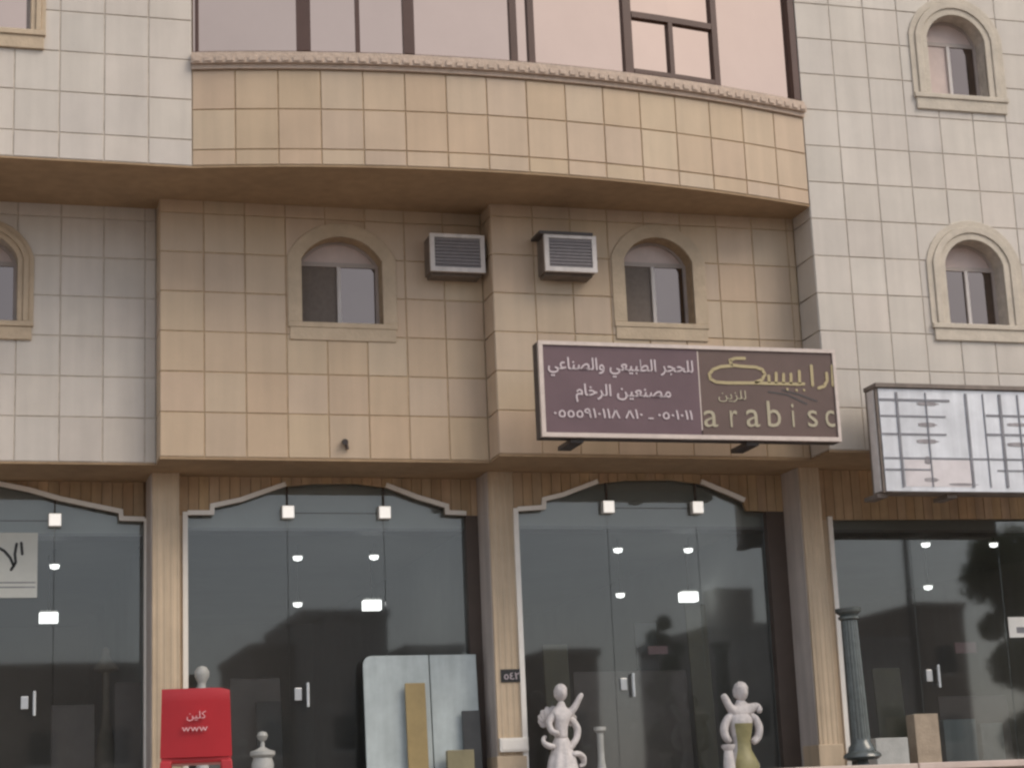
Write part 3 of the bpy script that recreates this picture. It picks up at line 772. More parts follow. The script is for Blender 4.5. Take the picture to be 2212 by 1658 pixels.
for px, py, ww, hh in ((2003, 872, .3, .045), (2003, 917, .26, .05), (2003, 953, .3, .05), (2004, 994, .1, .09), (2012, 1036, .2, .05), (2080, 1046, .4, .03), (2198, 917, .3, .04), (2198, 960, .3, .05)):
    x, z = wp(px, py)
    MB().prism([(x + ww / 2 * math.cos(t * math.pi / 7) * (1 - .25 * (t % 3 == 1)), z + hh / 2 * math.sin(t * math.pi / 7)) for t in range(14)], -0.0045, -0.0003).build('faded_mark', M['panel_mark'], ws)
for px in (1915, 2066):
    x = wp(px, 1080)[0]; box('sign_bracket', M['ac_dark'], ws, x - 0.06, x + 0.06, 0.08, 0.4, -0.045, -0.001)
tag(ws, 'weathered white sign panel with dark grid bars on the pale block', 'sign')

# ------------------------------------------------------------------ air conditioners
def air_con(label, pl, pr, pt, pb, Yw, dep, dark_top):
    Yf = Yw - dep
    x0, x1 = at(pl, pb, Yf).x, at(pr, pb, Yf).x; z0, z1 = at(pl, pb, Yf).z, at(pl, pt, Yf).z
    W, H = x1 - x0, z1 - z0
    o = empty('air_conditioner', ((x0 + x1) / 2, Yf, z0)); h = W / 2
    box('case', M['ac_dark'], o, -h + 0.006, h - 0.006, 0.03, dep + 0.02, 0.006, H - 0.006, bevel=0.006)
    fr = MB()
    for b in ((-h, h, 0, 0.04, 0, 0.05), (-h, h, 0, 0.04, H - 0.04, H), (-h, -h + 0.05, 0.001, 0.039, 0.0505, H - 0.0405), (h - 0.05, h, 0.001, 0.039, 0.0505, H - 0.0405)): fr.box(*b)
    fr.build('front_frame', M['ac_case'], o)
    box('grille_back', M['ac_grille'], o, -h + 0.0505, h - 0.0505, 0.026, 0.0295, 0.0505, H - 0.0405)
    n = 9
    for k in range(n):
        z = 0.06 + (H - 0.12) * k / (n - 1)
        box('grille_slat', M['ac_slat'], o, -h + 0.051, h - 0.051, 0.014, 0.0255, z - 0.014, z + 0.013)
    box('drip_tray', M['ac_dark'], o, -h + 0.03, h - 0.03, 0.1, dep - 0.001, -0.025, 0.005)
    if dark_top: box('rain_hood', M['sign_side'], o, -h - 0.06, h - 0.04, -0.02, dep - 0.001, H + 0.001, H + 0.03)
    tag(o, label, 'air conditioner', 'window air conditioners under the curved bay')
air_con('window air conditioner without a hood, left of the wall corner', 931, 1049, 503, 584, Y_ML, 0.30, False)
air_con('window air conditioner with a dark hood, right of the wall corner', 1179, 1291, 505, 584, Y_MR, 0.30, True)

# pipe stub on the tan wall
p = at(745, 957, Y_ML)
o = empty('drain_pipe', (p.x, Y_ML, p.z))
MB().bar((0.0, 0.02, 0.02), (-0.015, -0.10, -0.005), 0.032, 12).build('pipe', M['sign_side'], o, smooth=True)
MB().bar((0.012, -0.02, 0.0), (0.022, -0.03, -0.07), 0.018, 8).build('rag_end', M['dark_frame'], o, smooth=True)
tag(o, 'short dark pipe stub low on the tan tiled wall', 'pipe')

# poster in the leftmost shop
yp = GL[0] - 0.02
pa, pb = at(82, 1150, yp), at(82, 1290, yp)
o = empty('poster', (pa.x - 0.55, yp, pb.z)); ph = pa.z - pb.z
box('sheet', mat('poster_paper', (0.62, 0.63, 0.58), 0.6, 0.06, 3.0), o, -0.55, 0.55, 0.0, 0.006, 0.0, ph)
def pp(px, py):
    q = at(px, py, yp); return q.x - (pa.x - 0.55), q.z - pb.z
MB().strokes([[pp(0, 1184), pp(10, 1190), pp(22, 1204), pp(30, 1222)], [pp(36, 1174), pp(32, 1196), pp(34, 1214), pp(24, 1230)], [pp(46, 1172), pp(48, 1196)], [pp(-14, 1176), pp(-16, 1200), pp(-30, 1214)]], 0.03, -0.004, -0.0005).build('calligraphy', M['plate'], o)
for py in (1258, 1268): 
    x, z = pp(-40, py); box('ruled_line', M['panel_bar'], o, x, 0.53, -0.003, -0.0005, z - 0.006, z + 0.006)
tag(o, 'white poster with black calligraphy hung in the leftmost shop', 'poster')
# white notice in the rightmost shop
yp = GL[3] - 0.02
pa = at(2177, 1332, yp); pb = at(2177, 1376, yp)
o = empty('notice', (pa.x + 0.22, yp, pb.z))
box('sheet', M['white_metal'], o, -0.22, 0.22, 0, 0.006, 0, pa.z - pb.z)
box('printed_block', M['panel_bar'], o, -0.12, 0.2, -0.003, -0.0004, 0.05, 0.12)
tag(o, 'small white notice taped inside the rightmost shop window', 'notice')
# two faint paper notes deep in the shops
def sheet(name, label, l, r, t_, b, Y, m, cat):
    a, c = at(l, b, Y), at(r, t_, Y)
    o = box(name, M[m], None, a.x, c.x, Y, Y + 0.03, a.z, c.z); tag(o, label, cat); return o

# number plate and white box on the middle column
Yc = COLS[1][2]
q0, q1 = at(1082, 1473, Yc), at(1126, 1444, Yc)
o = empty('number_plate', (mid(q0.x, q1.x), Yc, q0.z)); hw = (q1.x - q0.x) / 2; hh = q1.z - q0.z
box('plate', M['plate'], o, -hw, hw, -0.012, -0.001, 0, hh, bevel=0.003)
lettering('numerals', '٥٤٢', M['letter_white'], o, -hw * 0.7, hw * 0.75, hh * 0.22, hh * 0.52, -0.012)
tag(o, 'small black house number plate on the middle column', 'number plate')
q0, q1 = at(1078, 1624, Yc), at(1138, 1592, Yc)
o = empty('meter_box', (mid(q0.x, q1.x), Yc, q0.z)); hw = (q1.x - q0.x) / 2; hh = q1.z - q0.z
box('case', M['trim'], o, -hw, hw, -0.06, -0.001, 0, hh, bevel=0.006)
box('lid', M['trim'], o, -hw + 0.02, hw - 0.02, -0.068, -0.0605, 0.02, hh - 0.02, bevel=0.003)
tag(o, 'small cream meter box low on the middle column', 'meter box')

# ------------------------------------------------------------------ red chair on the pavement
YC = -8.0
cL, cR = at(346, 1560, YC), at(500, 1560, YC)
top = at(420, 1486, YC).z
W = cR.x - cL.x
ZP = 1.30
chair = empty('plastic_chair', (mid(cL.x, cR.x) + 0.0, YC, ZP), R_(-7))
HT = top - ZP; ZS_ = at(420, 1634, YC).z - ZP
hw = W / 2
bk = MB(); nu, nv = 12, 10
front, back = [], []
for j in range(nv + 1):
    v = j / nv
    for i in range(nu + 1):
        u = -1 + 2 * i / nu
        x = u * hw * (1.0 - 0.05 * v)
        z = ZS_ + (HT - ZS_) * v
        if v > 0.85: z -= 0.012 * max(0, u - 0.75) / 0.25 * ((v - 0.85) / 0.15) * 1.2
        y = -0.03 * v + 0.02 * u * u + (0.008 if v > 0.93 else 0)
        front.append((x, y, z)); back.append((x, y + 0.022, z))
n = len(front); fs = []
def q(i, j): return j * (nu + 1) + i
for j in range(nv):
    for i in range(nu):
        fs.append((q(i, j), q(i + 1, j), q(i + 1, j + 1), q(i, j + 1)))
        fs.append((q(i, j) + n, q(i, j + 1) + n, q(i + 1, j + 1) + n, q(i + 1, j) + n))
for i in range(nu):
    fs.append((q(i, 0), q(i, 0) + n, q(i + 1, 0) + n, q(i + 1, 0))); fs.append((q(i, nv), q(i + 1, nv), q(i + 1, nv) + n, q(i, nv) + n))
for j in range(nv):
    fs.append((q(0, j), q(0, j + 1), q(0, j + 1) + n, q(0, j) + n)); fs.append((q(nu, j), q(nu, j) + n, q(nu, j + 1) + n, q(nu, j + 1)))
bk.add(front + back, fs); b_ = bk.build('backrest', M['red'], chair, smooth=True)
lettering('printed_logo', shape_arabic('كلين'), M['print'], b_, -0.055, 0.06, ZS_ + (HT - ZS_) * 0.52, 0.06, -0.03)
lettering('printed_line', 'www', M['print'], b_, -0.085, 0.07, ZS_ + (HT - ZS_) * 0.37, 0.026, -0.022)
box('seat', M['red'], chair, -hw * 0.98, hw * 0.98, 0.02, 0.42, ZS_ - 0.035, ZS_ + 0.01, bevel=0.015)
for sx in (-1, 1):
    for yy, spl in ((0.03, -0.03), (0.40, 0.03)):
        xo = sx * (hw - 0.035)
        MB().add([(xo - .035, yy - .02, ZS_ - .02), (xo + .035, yy - .02, ZS_ - .02), (xo + .035, yy + .03, ZS_ - .02), (xo - .035, yy + .03, ZS_ - .02),
                  (xo - .022 + sx * .03, yy - .015 + spl, 0), (xo + .022 + sx * .03, yy - .015 + spl, 0), (xo + .022 + sx * .03, yy + .02 + spl, 0), (xo - .022 + sx * .03, yy + .02 + spl, 0)],
                 [(0,1,2,3),(7,6,5,4),(0,4,5,1),(1,5,6,2),(2,6,7,3),(3,7,4,0)]).build('leg', M['red'], chair, bevel=0.008)
tag(chair, 'red plastic chair with pale print on its back, standing before the shops', 'chair')

# ------------------------------------------------------------------ stone goods in front of and inside the shops
def thing1(name, label, cat, mb, m, loc, smooth=True, rz=0.0, bevel=0.0, group=None):
    o = mb.build(name, m, None, smooth=smooth, bevel=bevel); o.location = loc; o.rotation_euler[2] = rz
    tag(o, label, cat, group); return o
def on_floor(px, Y): 
    return at(px, 1650, Y).x
# pale blue slabs leaning by the middle column
def slab(name, label, l, r, t_, Y, m, thick=0.03, lean=4.0, cat='stone slab', group=None, zf=FLOOR):
    a, c = at(l, 1600, Y), at(r, 1600, Y); zt = at(mid(l, r), t_, Y).z
    W, H = c.x - a.x, zt - zf
    o = empty(name, (mid(a.x, c.x), Y, zf)); o.rotation_euler = (R_(-lean), 0, 0)
    rc = 0.10 if label.endswith('left of two') else 0.012
    pl = MB().prism([(-W / 2, 0.0), (W / 2, 0.0), (W / 2, H)] + [(-W / 2 + rc - rc * math.sin(k * math.pi / 10), H - rc + rc * math.cos(k * math.pi / 10)) for k in range(6)], 0, thick).build('slab', M[m], o, bevel=0.006)
    MB().box(-W / 2 + 0.02, W / 2 - 0.02, thick + 0.001, thick + 0.03, 0.02, H * 0.97).build('slab_backing', M['brown_slab'], o)
    tag(o, label, cat, group); return o
slab('marble_piece', 'pale blue marble slab standing in front of the glass, left of two', 792, 936, 1412, 0.72, 'blue_slab', group='pale blue slabs by the middle column')
slab('marble_piece', 'pale blue marble slab half behind the middle column, right of two', 938, 1040, 1410, 0.74, 'blue_slab', group='pale blue slabs by the middle column')
slab('marble_strip', 'narrow tan stone strip leaning on the pale blue slabs', 882, 926, 1472, 0.62, 'tan_slab')
slab('marble_piece', 'dark grey slab corner at the foot of the middle column', 1003, 1042, 1532, 0.66, 'dark_slab')
slab('marble_piece', 'low olive stone offcut before the pale blue slabs', 966, 1024, 1618, 0.55, 'olive_slab', thick=0.08, lean=2)
slab('marble_piece', 'olive stone slab behind glass near the house number plate', 1188, 1242, 1388, 1.0, 'olive_slab')
slab('marble_piece', 'wide plum brown slab low in the shop under the plum sign', 1250, 1498, 1446, 1.25, 'brown_slab', thick=0.05)
slab('marble_piece', 'tall dark slab deep in the shop under the plum sign', 1392, 1440, 1340, 1.6, 'dark_slab')
slab('marble_piece', 'grey brown slab low beside the red chair behind glass', 500, 610, 1462, 1.65, 'brown_slab', thick=0.05)
slab('marble_piece', 'narrow black slab beside the small urn behind glass', 556, 612, 1512, 1.4, 'dark_slab', thick=0.05)
slab('marble_piece', 'tan stone block beside the black column, tallest of the row', 1980, 2032, 1540, -0.1, 'sand_stone', thick=0.2, lean=1)
slab('marble_piece', 'blue grey stone block right of the tan one', 2042, 2112, 1552, 0.60, 'blue_slab', thick=0.2, lean=1)
slab('marble_piece', 'greenish grey stone block at the right end of the row', 2122, 2170, 1560, 0.65, 'marble_dim', thick=0.2, lean=1)
slab('marble_piece', 'low white stone block just right of the black column', 1892, 1962, 1592, -0.4, 'marble_dim', thick=0.25, lean=1)
slab('marble_piece', 'tall narrow olive slab behind glass left of the bust vase', 1508, 1552, 1300, 1.15, 'olive_slab')
slab('marble_piece', 'low brown slab in the leftmost shop, right of the fountain stem', 248, 306, 1470, 1.9, 'brown_slab')
slab('marble_piece', 'low brown slab in the leftmost shop, left of the fountain stem', 110, 205, 1520, 1.95, 'brown_slab')
slab('marble_piece', 'dim olive slab behind glass above the tan block', 1905, 1965, 1440, 0.9, 'olive_slab')
slab('marble_piece', 'wide low brown slab behind glass under the pinkish card', 2040, 2190, 1500, 1.1, 'brown_slab')
# red-lettered card deep in the shops
sheet('price_card', 'small reddish card deep in the shop under the plum sign', 1402, 1442, 1394, 1412, 1.5, 'print', 'card')
sheet('price_card', 'small pinkish card in the rightmost shop window', 2065, 2108, 1386, 1410, 1.2, 'print', 'card')

# white urn with a finial and a ball finial on a post
def lathe_thing(name, label, cat, px, Y, prof_px, m, zf=FLOOR, seg=28):
    """profile given as (half width px, row px), from the top down"""
    x = at(px, 1600, Y).x; s_ = (at(px + 50, 1600, Y).x - at(px - 50, 1600, Y).x) / 100
    prof = [(max(0.0002, hw_ * s_), at(px, py, Y).z - zf) for hw_, py in prof_px]
    prof = [(r, max(0.0, z)) for r, z in prof]
    o = MB().lathe(prof[::-1], seg=seg).build(name, M[m], None, smooth=True); o.location = (x, Y, zf)
    tag(o, label, cat); return o
lathe_thing('stone_urn', 'small pale stone urn with knob lid, right of the red chair', 'urn', 567, 0.35,
    [(0.1, 1578), (9, 1581), (12, 1588), (9, 1596), (4, 1600), (5, 1612), (14, 1618), (27, 1622), (27, 1630), (20, 1636), (24, 1650), (22, 1680), (12, 1700), (18, 1716), (18, 1728), (0.1, 1728)], 'marble_dim')
lathe_thing('ball_finial', 'pale stone ball finial showing above the red chair', 'finial', 437, 0.55,
    [(0.1, 1437), (10, 1440), (16, 1450), (16, 1460), (10, 1471), (8, 1476), (9, 1490), (14, 1496), (14, 1728), (0.1, 1728)], 'marble_dim')
lathe_thing('stone_baluster', 'slim grey stone baluster between the two white statues', 'baluster', 1297, 0.25,
    [(0.1, 1568), (13, 1569), (13, 1577), (7, 1582), (7, 1640), (10, 1660), (12, 1690), (12, 1728), (0.1, 1728)], 'marble_dim')
# black column
Yk = -1.2
k0 = at(1864, 1636, Yk)
sK = (at(1914, 1600, Yk).x - at(1814, 1600, Yk).x) / 100
bc = empty('black_column', (k0.x, Yk, FLOOR)); bc.rotation_euler = (0, R_(-1.2), 0)
hb = at(1864, 1612, Yk).z - FLOOR; ht = at(1838, 1340, Yk).z - FLOOR
hb0 = at(1864, 1640, Yk).z - FLOOR
MB().lathe([(0.17, 0.0), (0.17, 0.05), (0.07, 0.07), (0.055, hb0)]).build('stem', M['black_stone'], bc, smooth=True)
MB().lathe([(0.0002, hb0), (30*sK, hb0), (38*sK, hb0 + .03), (36*sK, hb0 + .06), (27*sK, hb0 + .09), (26*sK, hb0 + .13), (20*sK, hb0 + .17), (18.5*sK, hb0 + .22)], seg=32).build('base_moulding', M['black_stone'], bc, smooth=True)
fl_ = []
for k in range(48):
    a = 2 * math.pi * k / 48; fl_.append((a, 1.0 if k % 3 else 0.93))
vs = []; fs = []
for j, (zz, rr) in enumerate(((hb0 + .2, 19*sK), (ht, 16*sK))):
    vs += [(rr * f_ * math.cos(a), rr * f_ * math.sin(a), zz) for a, f_ in fl_]
fs = [(k, (k + 1) % 48, (k + 1) % 48 + 48, k + 48) for k in range(48)] + [list(range(48))[::-1], list(range(48, 96))]
MB().add(vs, fs).build('shaft', M['black_stone'], bc)
MB().lathe([(16*sK, ht + .001), (21*sK, ht + .02), (21*sK, ht + .04), (17*sK, ht + .055), (25*sK, ht + .09), (26*sK, ht + .13), (0.0002, ht + .13)], seg=32).build('capital', M['black_stone'], bc, smooth=True)
tag(bc, 'tall slim black stone column with moulded base, right of the third pillar', 'column', kind='thing')

# marble statues: one continuous skinned body each
def skin_body(name, m, parent, pts, links_):
    me = bpy.data.meshes.new(name)
    me.from_pydata([p[:3] for p in pts], links_, []); me.update()
    o = link(bpy.data.objects.new(name, me), parent)
    md = o.modifiers.new('skin', 'SKIN'); md.use_smooth_shade = True
    sv = me.skin_vertices[0].data
    for v, p in zip(sv, pts): v.radius = (p[3], p[3] * (p[4] if len(p) > 4 else 0.9))
    sv[0].use_root = True
    s2 = o.modifiers.new('sub', 'SUBSURF'); s2.levels = 2; s2.render_levels = 2
    bpy.context.view_layer.update()
    me2 = bpy.data.meshes.new_from_object(o.evaluated_get(bpy.context.evaluated_depsgraph_get()))
    o.modifiers.clear(); o.data = me2; me2.materials.clear(); me2.materials.append(m)
    me2.polygons.foreach_set('use_smooth', [True] * len(me2.polygons))
    return o
def head(name, m, parent, c, r, tilt=0.0):
    """a small carved head: skull, brow, nose, chin and a cap of hair"""
    vs = []; fs = []; nu, nv = 20, 14
    for j in range(nv + 1):
        th = math.pi * j / nv
        for i in range(nu):
            a = 2 * math.pi * i / nu
            d = Vector((math.sin(th) * math.cos(a), math.sin(th) * math.sin(a), math.cos(th)))
            rr = 1.0
            front = max(0, -d.y)
            rr -= 0.10 * front * max(0, -d.z + .2)                                   # jaw
            rr += 0.22 * math.exp(-((d.x / .16) ** 2 + ((d.z + .1) / .2) ** 2)) * (d.y < 0)   # nose
            for ex in (-.36, .36): rr -= 0.10 * math.exp(-(((d.x - ex) / .16) ** 2 + ((d.z - .1) / .12) ** 2)) * (d.y < 0)
            rr -= 0.05 * math.exp(-((d.x / .25) ** 2 + ((d.z + .48) / .07) ** 2)) * (d.y < 0)
            if d.z > .35 or d.y > .25: rr += 0.13 + 0.09 * math.sin(7 * a + 5 * th) * math.sin(6 * th)  # curls
            vs.append((c[0] + d.x * r * rr * .86, c[1] + d.y * r * rr * .95, c[2] + d.z * r * rr * 1.12))
    for j in range(nv):
        for i in range(nu):
            fs.append((j * nu + i, j * nu + (i + 1) % nu, (j + 1) * nu + (i + 1) % nu, (j + 1) * nu + i))
    return MB().add(vs, fs).build(name, m, parent, smooth=True)
def skirt(name, m, parent, cx, cy, prof, nf=9, amp=.10, ph=0.0):
    """carved drapery: a lathe whose radius folds with the angle"""
    vs = []; fs = []; nu = 54
    for j, (r, z) in enumerate(prof):
        for i in range(nu):
            a = 2 * math.pi * i / nu; k = r * (1 + amp * (j / len(prof)) * math.sin(nf * a + ph + .6 * j) + .03 * math.sin(3 * a + j))
            vs.append((cx + k * math.cos(a), cy + k * .85 * math.sin(a), z))
    for j in range(len(prof) - 1):
        for i in range(nu): fs.append((j * nu + i, j * nu + (i + 1) % nu, (j + 1) * nu + (i + 1) % nu, (j + 1) * nu + i))
    fs.append(list(range(nu))); fs.append(list(range((len(prof) - 1) * nu, len(prof) * nu)))
    return MB().add(vs, fs).build(name, m, parent, smooth=True)
def pxloc(px0, Y):
    s_ = (at(px0 + 50, 1580, Y).x - at(px0 - 50, 1580, Y).x) / 100
    def f_(px, py, dy=0.0, r=8, k=0.9):
        p = at(px, py, Y); return (p.x - at(px0, 1650, Y).x, dy, p.z - FLOOR, r * s_ * 1.42, k)
    return f_, s_
Yv = 0.15
f_, s_ = pxloc(1212, Yv)
st = empty('cherub_statue', (at(1212, 1650, Yv).x, Yv, FLOOR))
pts = [f_(1213, 1600, 0, 13), f_(1211, 1580, 0, 11), f_(1212, 1558, 0, 13), f_(1213, 1538, 0, 14), f_(1212, 1522, 0, 7), f_(1212, 1512, 0, 6),
       f_(1230, 1541, 0, 7.5), f_(1242, 1524, -.02, 6), f_(1250, 1506, -.03, 5), f_(1256, 1496, -.04, 4.5),
       f_(1195, 1543, 0, 7.5), f_(1183, 1562, -.02, 6), f_(1188, 1580, -.07, 5), f_(1203, 1586, -.10, 4.5)]
lk = [(0,1),(1,2),(2,3),(3,4),(4,5),(3,6),(6,7),(7,8),(8,9),(3,10),(10,11),(11,12),(12,13)]
skin_body('body', M['marble'], st, pts, lk)
hc = f_(1211, 1496, -.01); head('head', M['marble'], st, hc, 15 * s_)
def feathers(parent, sgn, px0, py0, n=6):
    # a wing as overlapping carved feathers
    for k in range(n):
        a = R_(-20 + 26 * k); L = (34 - 3.0 * k)
        x0, _, z0 = f_(px0, py0)[:3]; dx, dz = sgn * math.sin(a), math.cos(a)
        ln = L * s_ ; wd = 8.5 * s_; yb = .085 + .012 * k
        pl = [(x0 - dz * wd * w_ * sgn + dx * ln * t, z0 + dx * wd * w_ * sgn + dz * ln * t) for t, w_ in ((0, .5), (.35, 1), (.75, .9), (.95, .45), (1, 0), (.95, -.45), (.75, -.9), (.35, -1), (0, -.5))]
        MB().prism(pl, yb, yb + .022).build('feather', M['marble'], parent, bevel=.005)
feathers(st, -1, 1192, 1556)
feathers(st, 1, 1232, 1558, 5)
zz = lambda py: f_(1212, py)[2]
skirt('drapery', M['marble'], st, f_(1213, 1600)[0], 0.0, [(13*s_, zz(1590)), (19*s_, zz(1602)), (22*s_, zz(1618)), (29*s_, zz(1640)), (33*s_, zz(1664)), (35*s_, .15)])
skin_body('scroll', M['marble'], st, [f_(1224, 1546, .02, 5), f_(1240, 1556, .02, 6), f_(1249, 1574, .01, 6.5), f_(1246, 1594, 0, 6), f_(1234, 1610, -.02, 6), f_(1222, 1620, -.05, 5)], [(0,1),(1,2),(2,3),(3,4),(4,5)])
skin_body('scroll', M['marble'], st, [f_(1198, 1612, -.05, 5), f_(1184, 1612, -.04, 8, .7), f_(1172, 1604, -.02, 7, .7), f_(1173, 1592, 0, 5, .7), f_(1182, 1590, 0, 3.5, .7)], [(0,1),(1,2),(2,3),(3,4)])
skin_body('scroll', M['marble'], st, [f_(1230, 1630, -.08, 5), f_(1246, 1626, -.06, 7, .7), f_(1258, 1634, -.03, 7, .7), f_(1260, 1650, -.02, 5, .7), f_(1250, 1654, -.02, 3.5, .7)], [(0,1),(1,2),(2,3),(3,4)])
MB().lathe([(44*s_, 0), (44*s_, .05), (36*s_, .07), (36*s_, .13), (40*s_, .15), (0.0002, .155)], seg=28).build('plinth', M['marble'], st, smooth=True)
tag(st, 'white marble winged cherub statue raising one arm, right of the meter box', 'statue')

f_, s_ = pxloc(1602, Yv - .3)
st = empty('bust_vase_statue', (at(1602, 1650, Yv - .3).x, Yv - .3, FLOOR))
pts = [f_(1603, 1590, .06, 14), f_(1602, 1565, .05, 13), f_(1601, 1544, .03, 15), f_(1601, 1530, .02, 14), f_(1600, 1518, .01, 8), f_(1600, 1508, .0, 7),
       f_(1582, 1538, 0, 8), f_(1572, 1522, -.02, 6.5), f_(1563, 1506, -.03, 6), f_(1558, 1498, -.03, 5),
       f_(1622, 1534, 0, 8), f_(1634, 1522, -.01, 7.5), f_(1640, 1530, -.02, 6), f_(1636, 1540, -.04, 5)]
lk = [(0,1),(1,2),(2,3),(3,4),(4,5),(3,6),(6,7),(7,8),(8,9),(3,10),(10,11),(11,12),(12,13)]
skin_body('body', M['marble'], st, pts, lk)
head('head', M['marble'], st, f_(1600, 1494, -.01), 16.5 * s_)
zz = lambda py: f_(1602, py)[2]
for sgn in (-1, 1):
    skin_body('scroll_handle', M['marble'], st, [f_(1602 + sgn * 14, 1540, .02, 6), f_(1602 + sgn * 30, 1550, .0, 6.5), f_(1602 + sgn * 39, 1572, 0, 7.5), f_(1602 + sgn * 36, 1592, 0, 7), f_(1602 + sgn * 22, 1604, 0, 6)], [(0,1),(1,2),(2,3),(3,4)])
vx = f_(1603, 1600)[0]
vprof = [(42, 1706), (40, 1690), (30, 1676), (34, 1652), (27, 1636), (19, 1618), (18, 1600), (22, 1580), (25, 1562), (24, 1550), (18, 1542)]
MB().lathe([(r * s_, zz(py)) for r, py in vprof], cx=vx, cy=.02, seg=36).build('vase', M['marble'], st, smooth=True)
# olive onyx panel let into the front of the vase
vs, fs = [], []; nn_ = 10; rows = [(r * s_ + .006, zz(py)) for r, py in vprof[2:9]]
for r, z in rows:
    for k in range(nn_ + 1):
        a_ = R_(-90 - 48 + 96 * k / nn_); vs.append((vx + r * math.cos(a_), .02 + r * math.sin(a_), z))
for j in range(len(rows) - 1):
    for k in range(nn_): fs.append((j * (nn_ + 1) + k, j * (nn_ + 1) + k + 1, (j + 1) * (nn_ + 1) + k + 1, (j + 1) * (nn_ + 1) + k))
MB().add(vs, fs).build('onyx_panel', M['olive_stone'], st, smooth=True)
MB().lathe([(52*s_, 0), (52*s_, .05), (0.0002, .052)], cy=0, seg=28).build('plinth', M['marble'], st, smooth=True)
tag(st, 'white marble bust on a scroll handled vase with olive front, left of third pillar', 'statue')
lathe_thing('stone_pot', 'small pale stone pot at the foot of the bust vase', 'pot', 1572, -0.35,
    [(0.1, 1606), (14, 1607), (14, 1613), (9, 1620), (12, 1650), (14, 1700), (14, 1728), (0.1, 1728)], 'marble')
# garden ornament inside the leftmost shop
lathe_thing('stone_fountain', 'dim stone fountain stem inside the leftmost shop', 'fountain', 228, 2.4,
    [(0.1, 1396), (8, 1400), (10, 1420), (26, 1440), (28, 1446), (8, 1452), (7, 1520), (10, 1560), (22, 1620), (30, 1700), (30, 1728), (0.1, 1728)], 'sand_stone')

# ------------------------------------------------------------------ across the street: what the shop glass mirrors
def across(l, r, t_, glass, Yb):
    Ym = 2 * glass - Yb
    a, c = at(l, t_, Ym), at(r, t_, Ym); return a.x, c.x, at(mid(l, r), t_, Ym).z
def house(label, l, r, t_, s, Yb, m, dep=9.0, chim=False):
    x0, x1, zt = across(l, r, t_, GL[s], Yb)
    o = empty('street_house', (mid(x0, x1), Yb, 0)); h = (x1 - x0) / 2
    wl = box('wall', M[m], o, -h, h, -dep, 0.0, 0.0, zt - 0.3)
    box('parapet', M[m], o, -h - 0.1, h + 0.1, -dep - 0.1, 0.1, zt - 0.299, zt)
    n = max(1, int(2 * h / 2.6))
    for fl in range(max(1, int(zt / 3.3))):
        for k in range(n):
            cx = -h + (k + 0.5) * 2 * h / n
            w_ = box('window', M['house_win'], o, cx - 0.5, cx + 0.5, 0.001, 0.05, 1.0 + fl * 3.2, 2.3 + fl * 3.2)
            box('window_ledge', M['trim'], w_, cx - 0.6, cx + 0.6, 0.002, 0.14, 0.9 + fl * 3.2, 0.998 + fl * 3.2)
    if chim: box('water_tank', M['house_b'], o, -0.8, 0.8, -3, -1.5, zt + 0.001, zt + 1.6)
    tag(o, label, 'house', 'houses across the street mirrored in the shop glass')
house('brown house mirrored in the glass left of the blue slabs', 545, 640, 1388, 1, -52, 'house_b')
house('tall dark house mirrored in the shop with the blue slabs', 655, 835, 1316, 1, -50, 'house_a')
house('grey house mirrored at the right edge of the shop with blue slabs', 880, 1000, 1392, 1, -53, 'house_a')
house('low house mirrored left of the cherub statue', 1180, 1290, 1400, 2, -52, 'house_b')
house('grey house with a tank mirrored above the bust vase', 1545, 1700, 1345, 2, -50, 'house_a', chim=True)
house('long low house mirrored in the leftmost shop', -150, 330, 1432, 0, -54, 'house_b')
house('dark house mirrored behind the black column', 1860, 1965, 1375, 3, -55, 'house_a')
house('slim tall house mirrored in the rightmost shop', 1985, 2080, 1300, 3, -62, 'house_b')

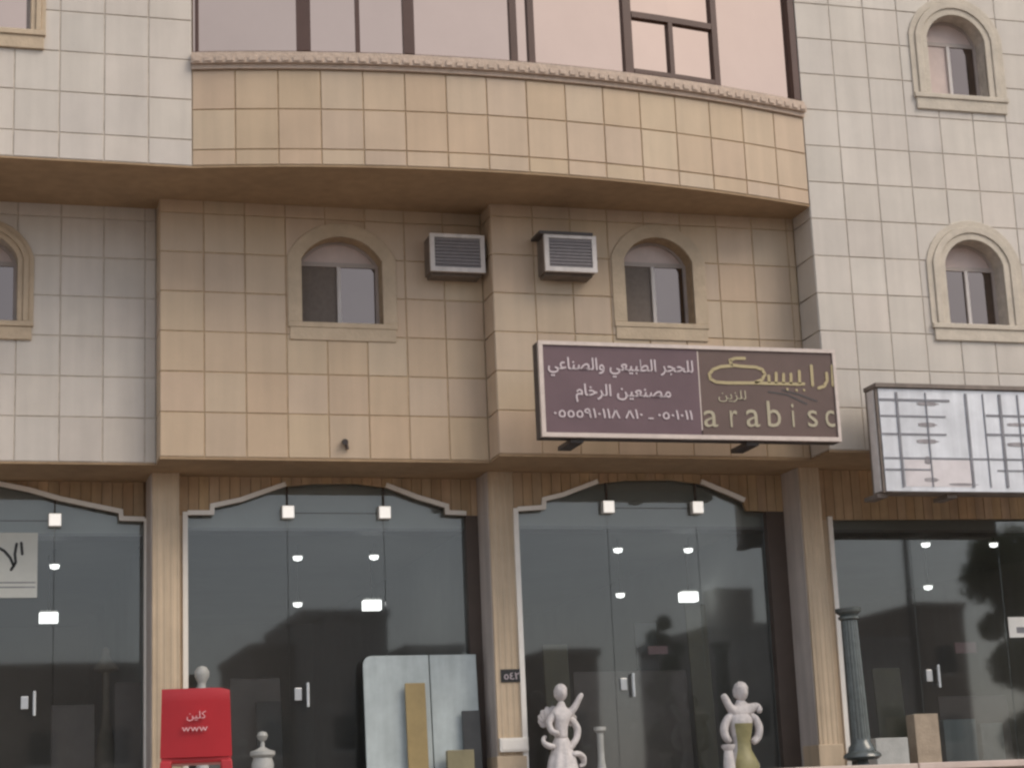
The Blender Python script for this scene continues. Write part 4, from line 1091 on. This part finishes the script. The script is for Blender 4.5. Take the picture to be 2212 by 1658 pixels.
def lamp_post(label, l, t_, s, Yb):
    x0, x1, zt = across(l, l + 10, t_, GL[s], Yb)
    o = empty('street_lamp', (x0, Yb, 0))
    MB().lathe([(0.22, 0), (0.22, .3), (0.14, .35), (0.08, zt)], seg=12).build('pole', M['sign_side'], o, smooth=True)
    MB().bar((0, 0, zt - .05), (1.6, 0, zt + .35), 0.05).build('arm', M['sign_side'], o, smooth=True)
    box('lamp_head', M['sign_side'], o, 1.3, 2.1, -.15, .15, zt + .3, zt + .45)
    tag(o, label, 'street lamp')
lamp_post('slim street lamp mirrored in the rightmost shop', 1948, 1090, 3, -36)
def tree(name, label, l, r, t_, s, Yb, seed, n=5200):
    rr = random.Random(seed)
    x0, x1, zt = across(l, r, t_, GL[s], Yb)
    o = empty(name, (mid(x0, x1), Yb, 0)); rad = (x1 - x0) / 2
    tk = [(0, 0, 0, .24), (.1, .05, zt * .25, .2), (-.1, .1, zt * .5, .15), (.05, 0, zt * .8, .07), (rad * .5, .3, zt * .55, .07), (-rad * .5, -.3, zt * .6, .07), (.2, rad * .5, zt * .65, .06)]
    skin_body('trunk', M['bark'], o, [(a, b, c, d, 1.) for a, b, c, d in tk], [(0,1),(1,2),(2,3),(1,4),(2,5),(2,6)])
    cl = [(rr.uniform(-.75, .75) * rad, rr.uniform(-.75, .75) * rad, zt * rr.uniform(.32, .92), rad * rr.uniform(.25, .48)) for _ in range(22)] + [(0, 0, zt - rad * .4, rad * .4)]
    vs, fs = [], []
    for i in range(n):
        cx, cy, cz, cr = rr.choice(cl)
        d = Vector((rr.gauss(0, 1), rr.gauss(0, 1), rr.gauss(0, 1))).normalized() * cr * rr.uniform(.45, 1.08)
        p = Vector((cx, cy, cz)) + d
        if p.z > zt: continue
        a = Vector((rr.gauss(0, 1), rr.gauss(0, 1), rr.gauss(0, 1))).normalized(); b = a.orthogonal().normalized(); sz = rr.uniform(.05, .11)
        k = len(vs); vs += [p - a * sz, p + b * sz * .5, p + a * sz, p - b * sz * .5]; fs.append((k, k + 1, k + 2, k + 3))
    me = bpy.data.meshes.new('crown'); me.from_pydata([tuple(v) for v in vs], [], fs); me.materials.append(M['leaf'])
    link(bpy.data.objects.new('crown', me), o)
    tag(o, label, 'tree', 'trees across the street mirrored in the shop glass')
tree('street_tree', 'dark leafy tree mirrored at the right edge of the rightmost shop', 2085, 2290, 1130, 3, -38, 3, 30000)
tree('street_tree', 'narrow leafy tree mirrored left of the bust vase', 1395, 1470, 1330, 2, -40, 5, 9000)
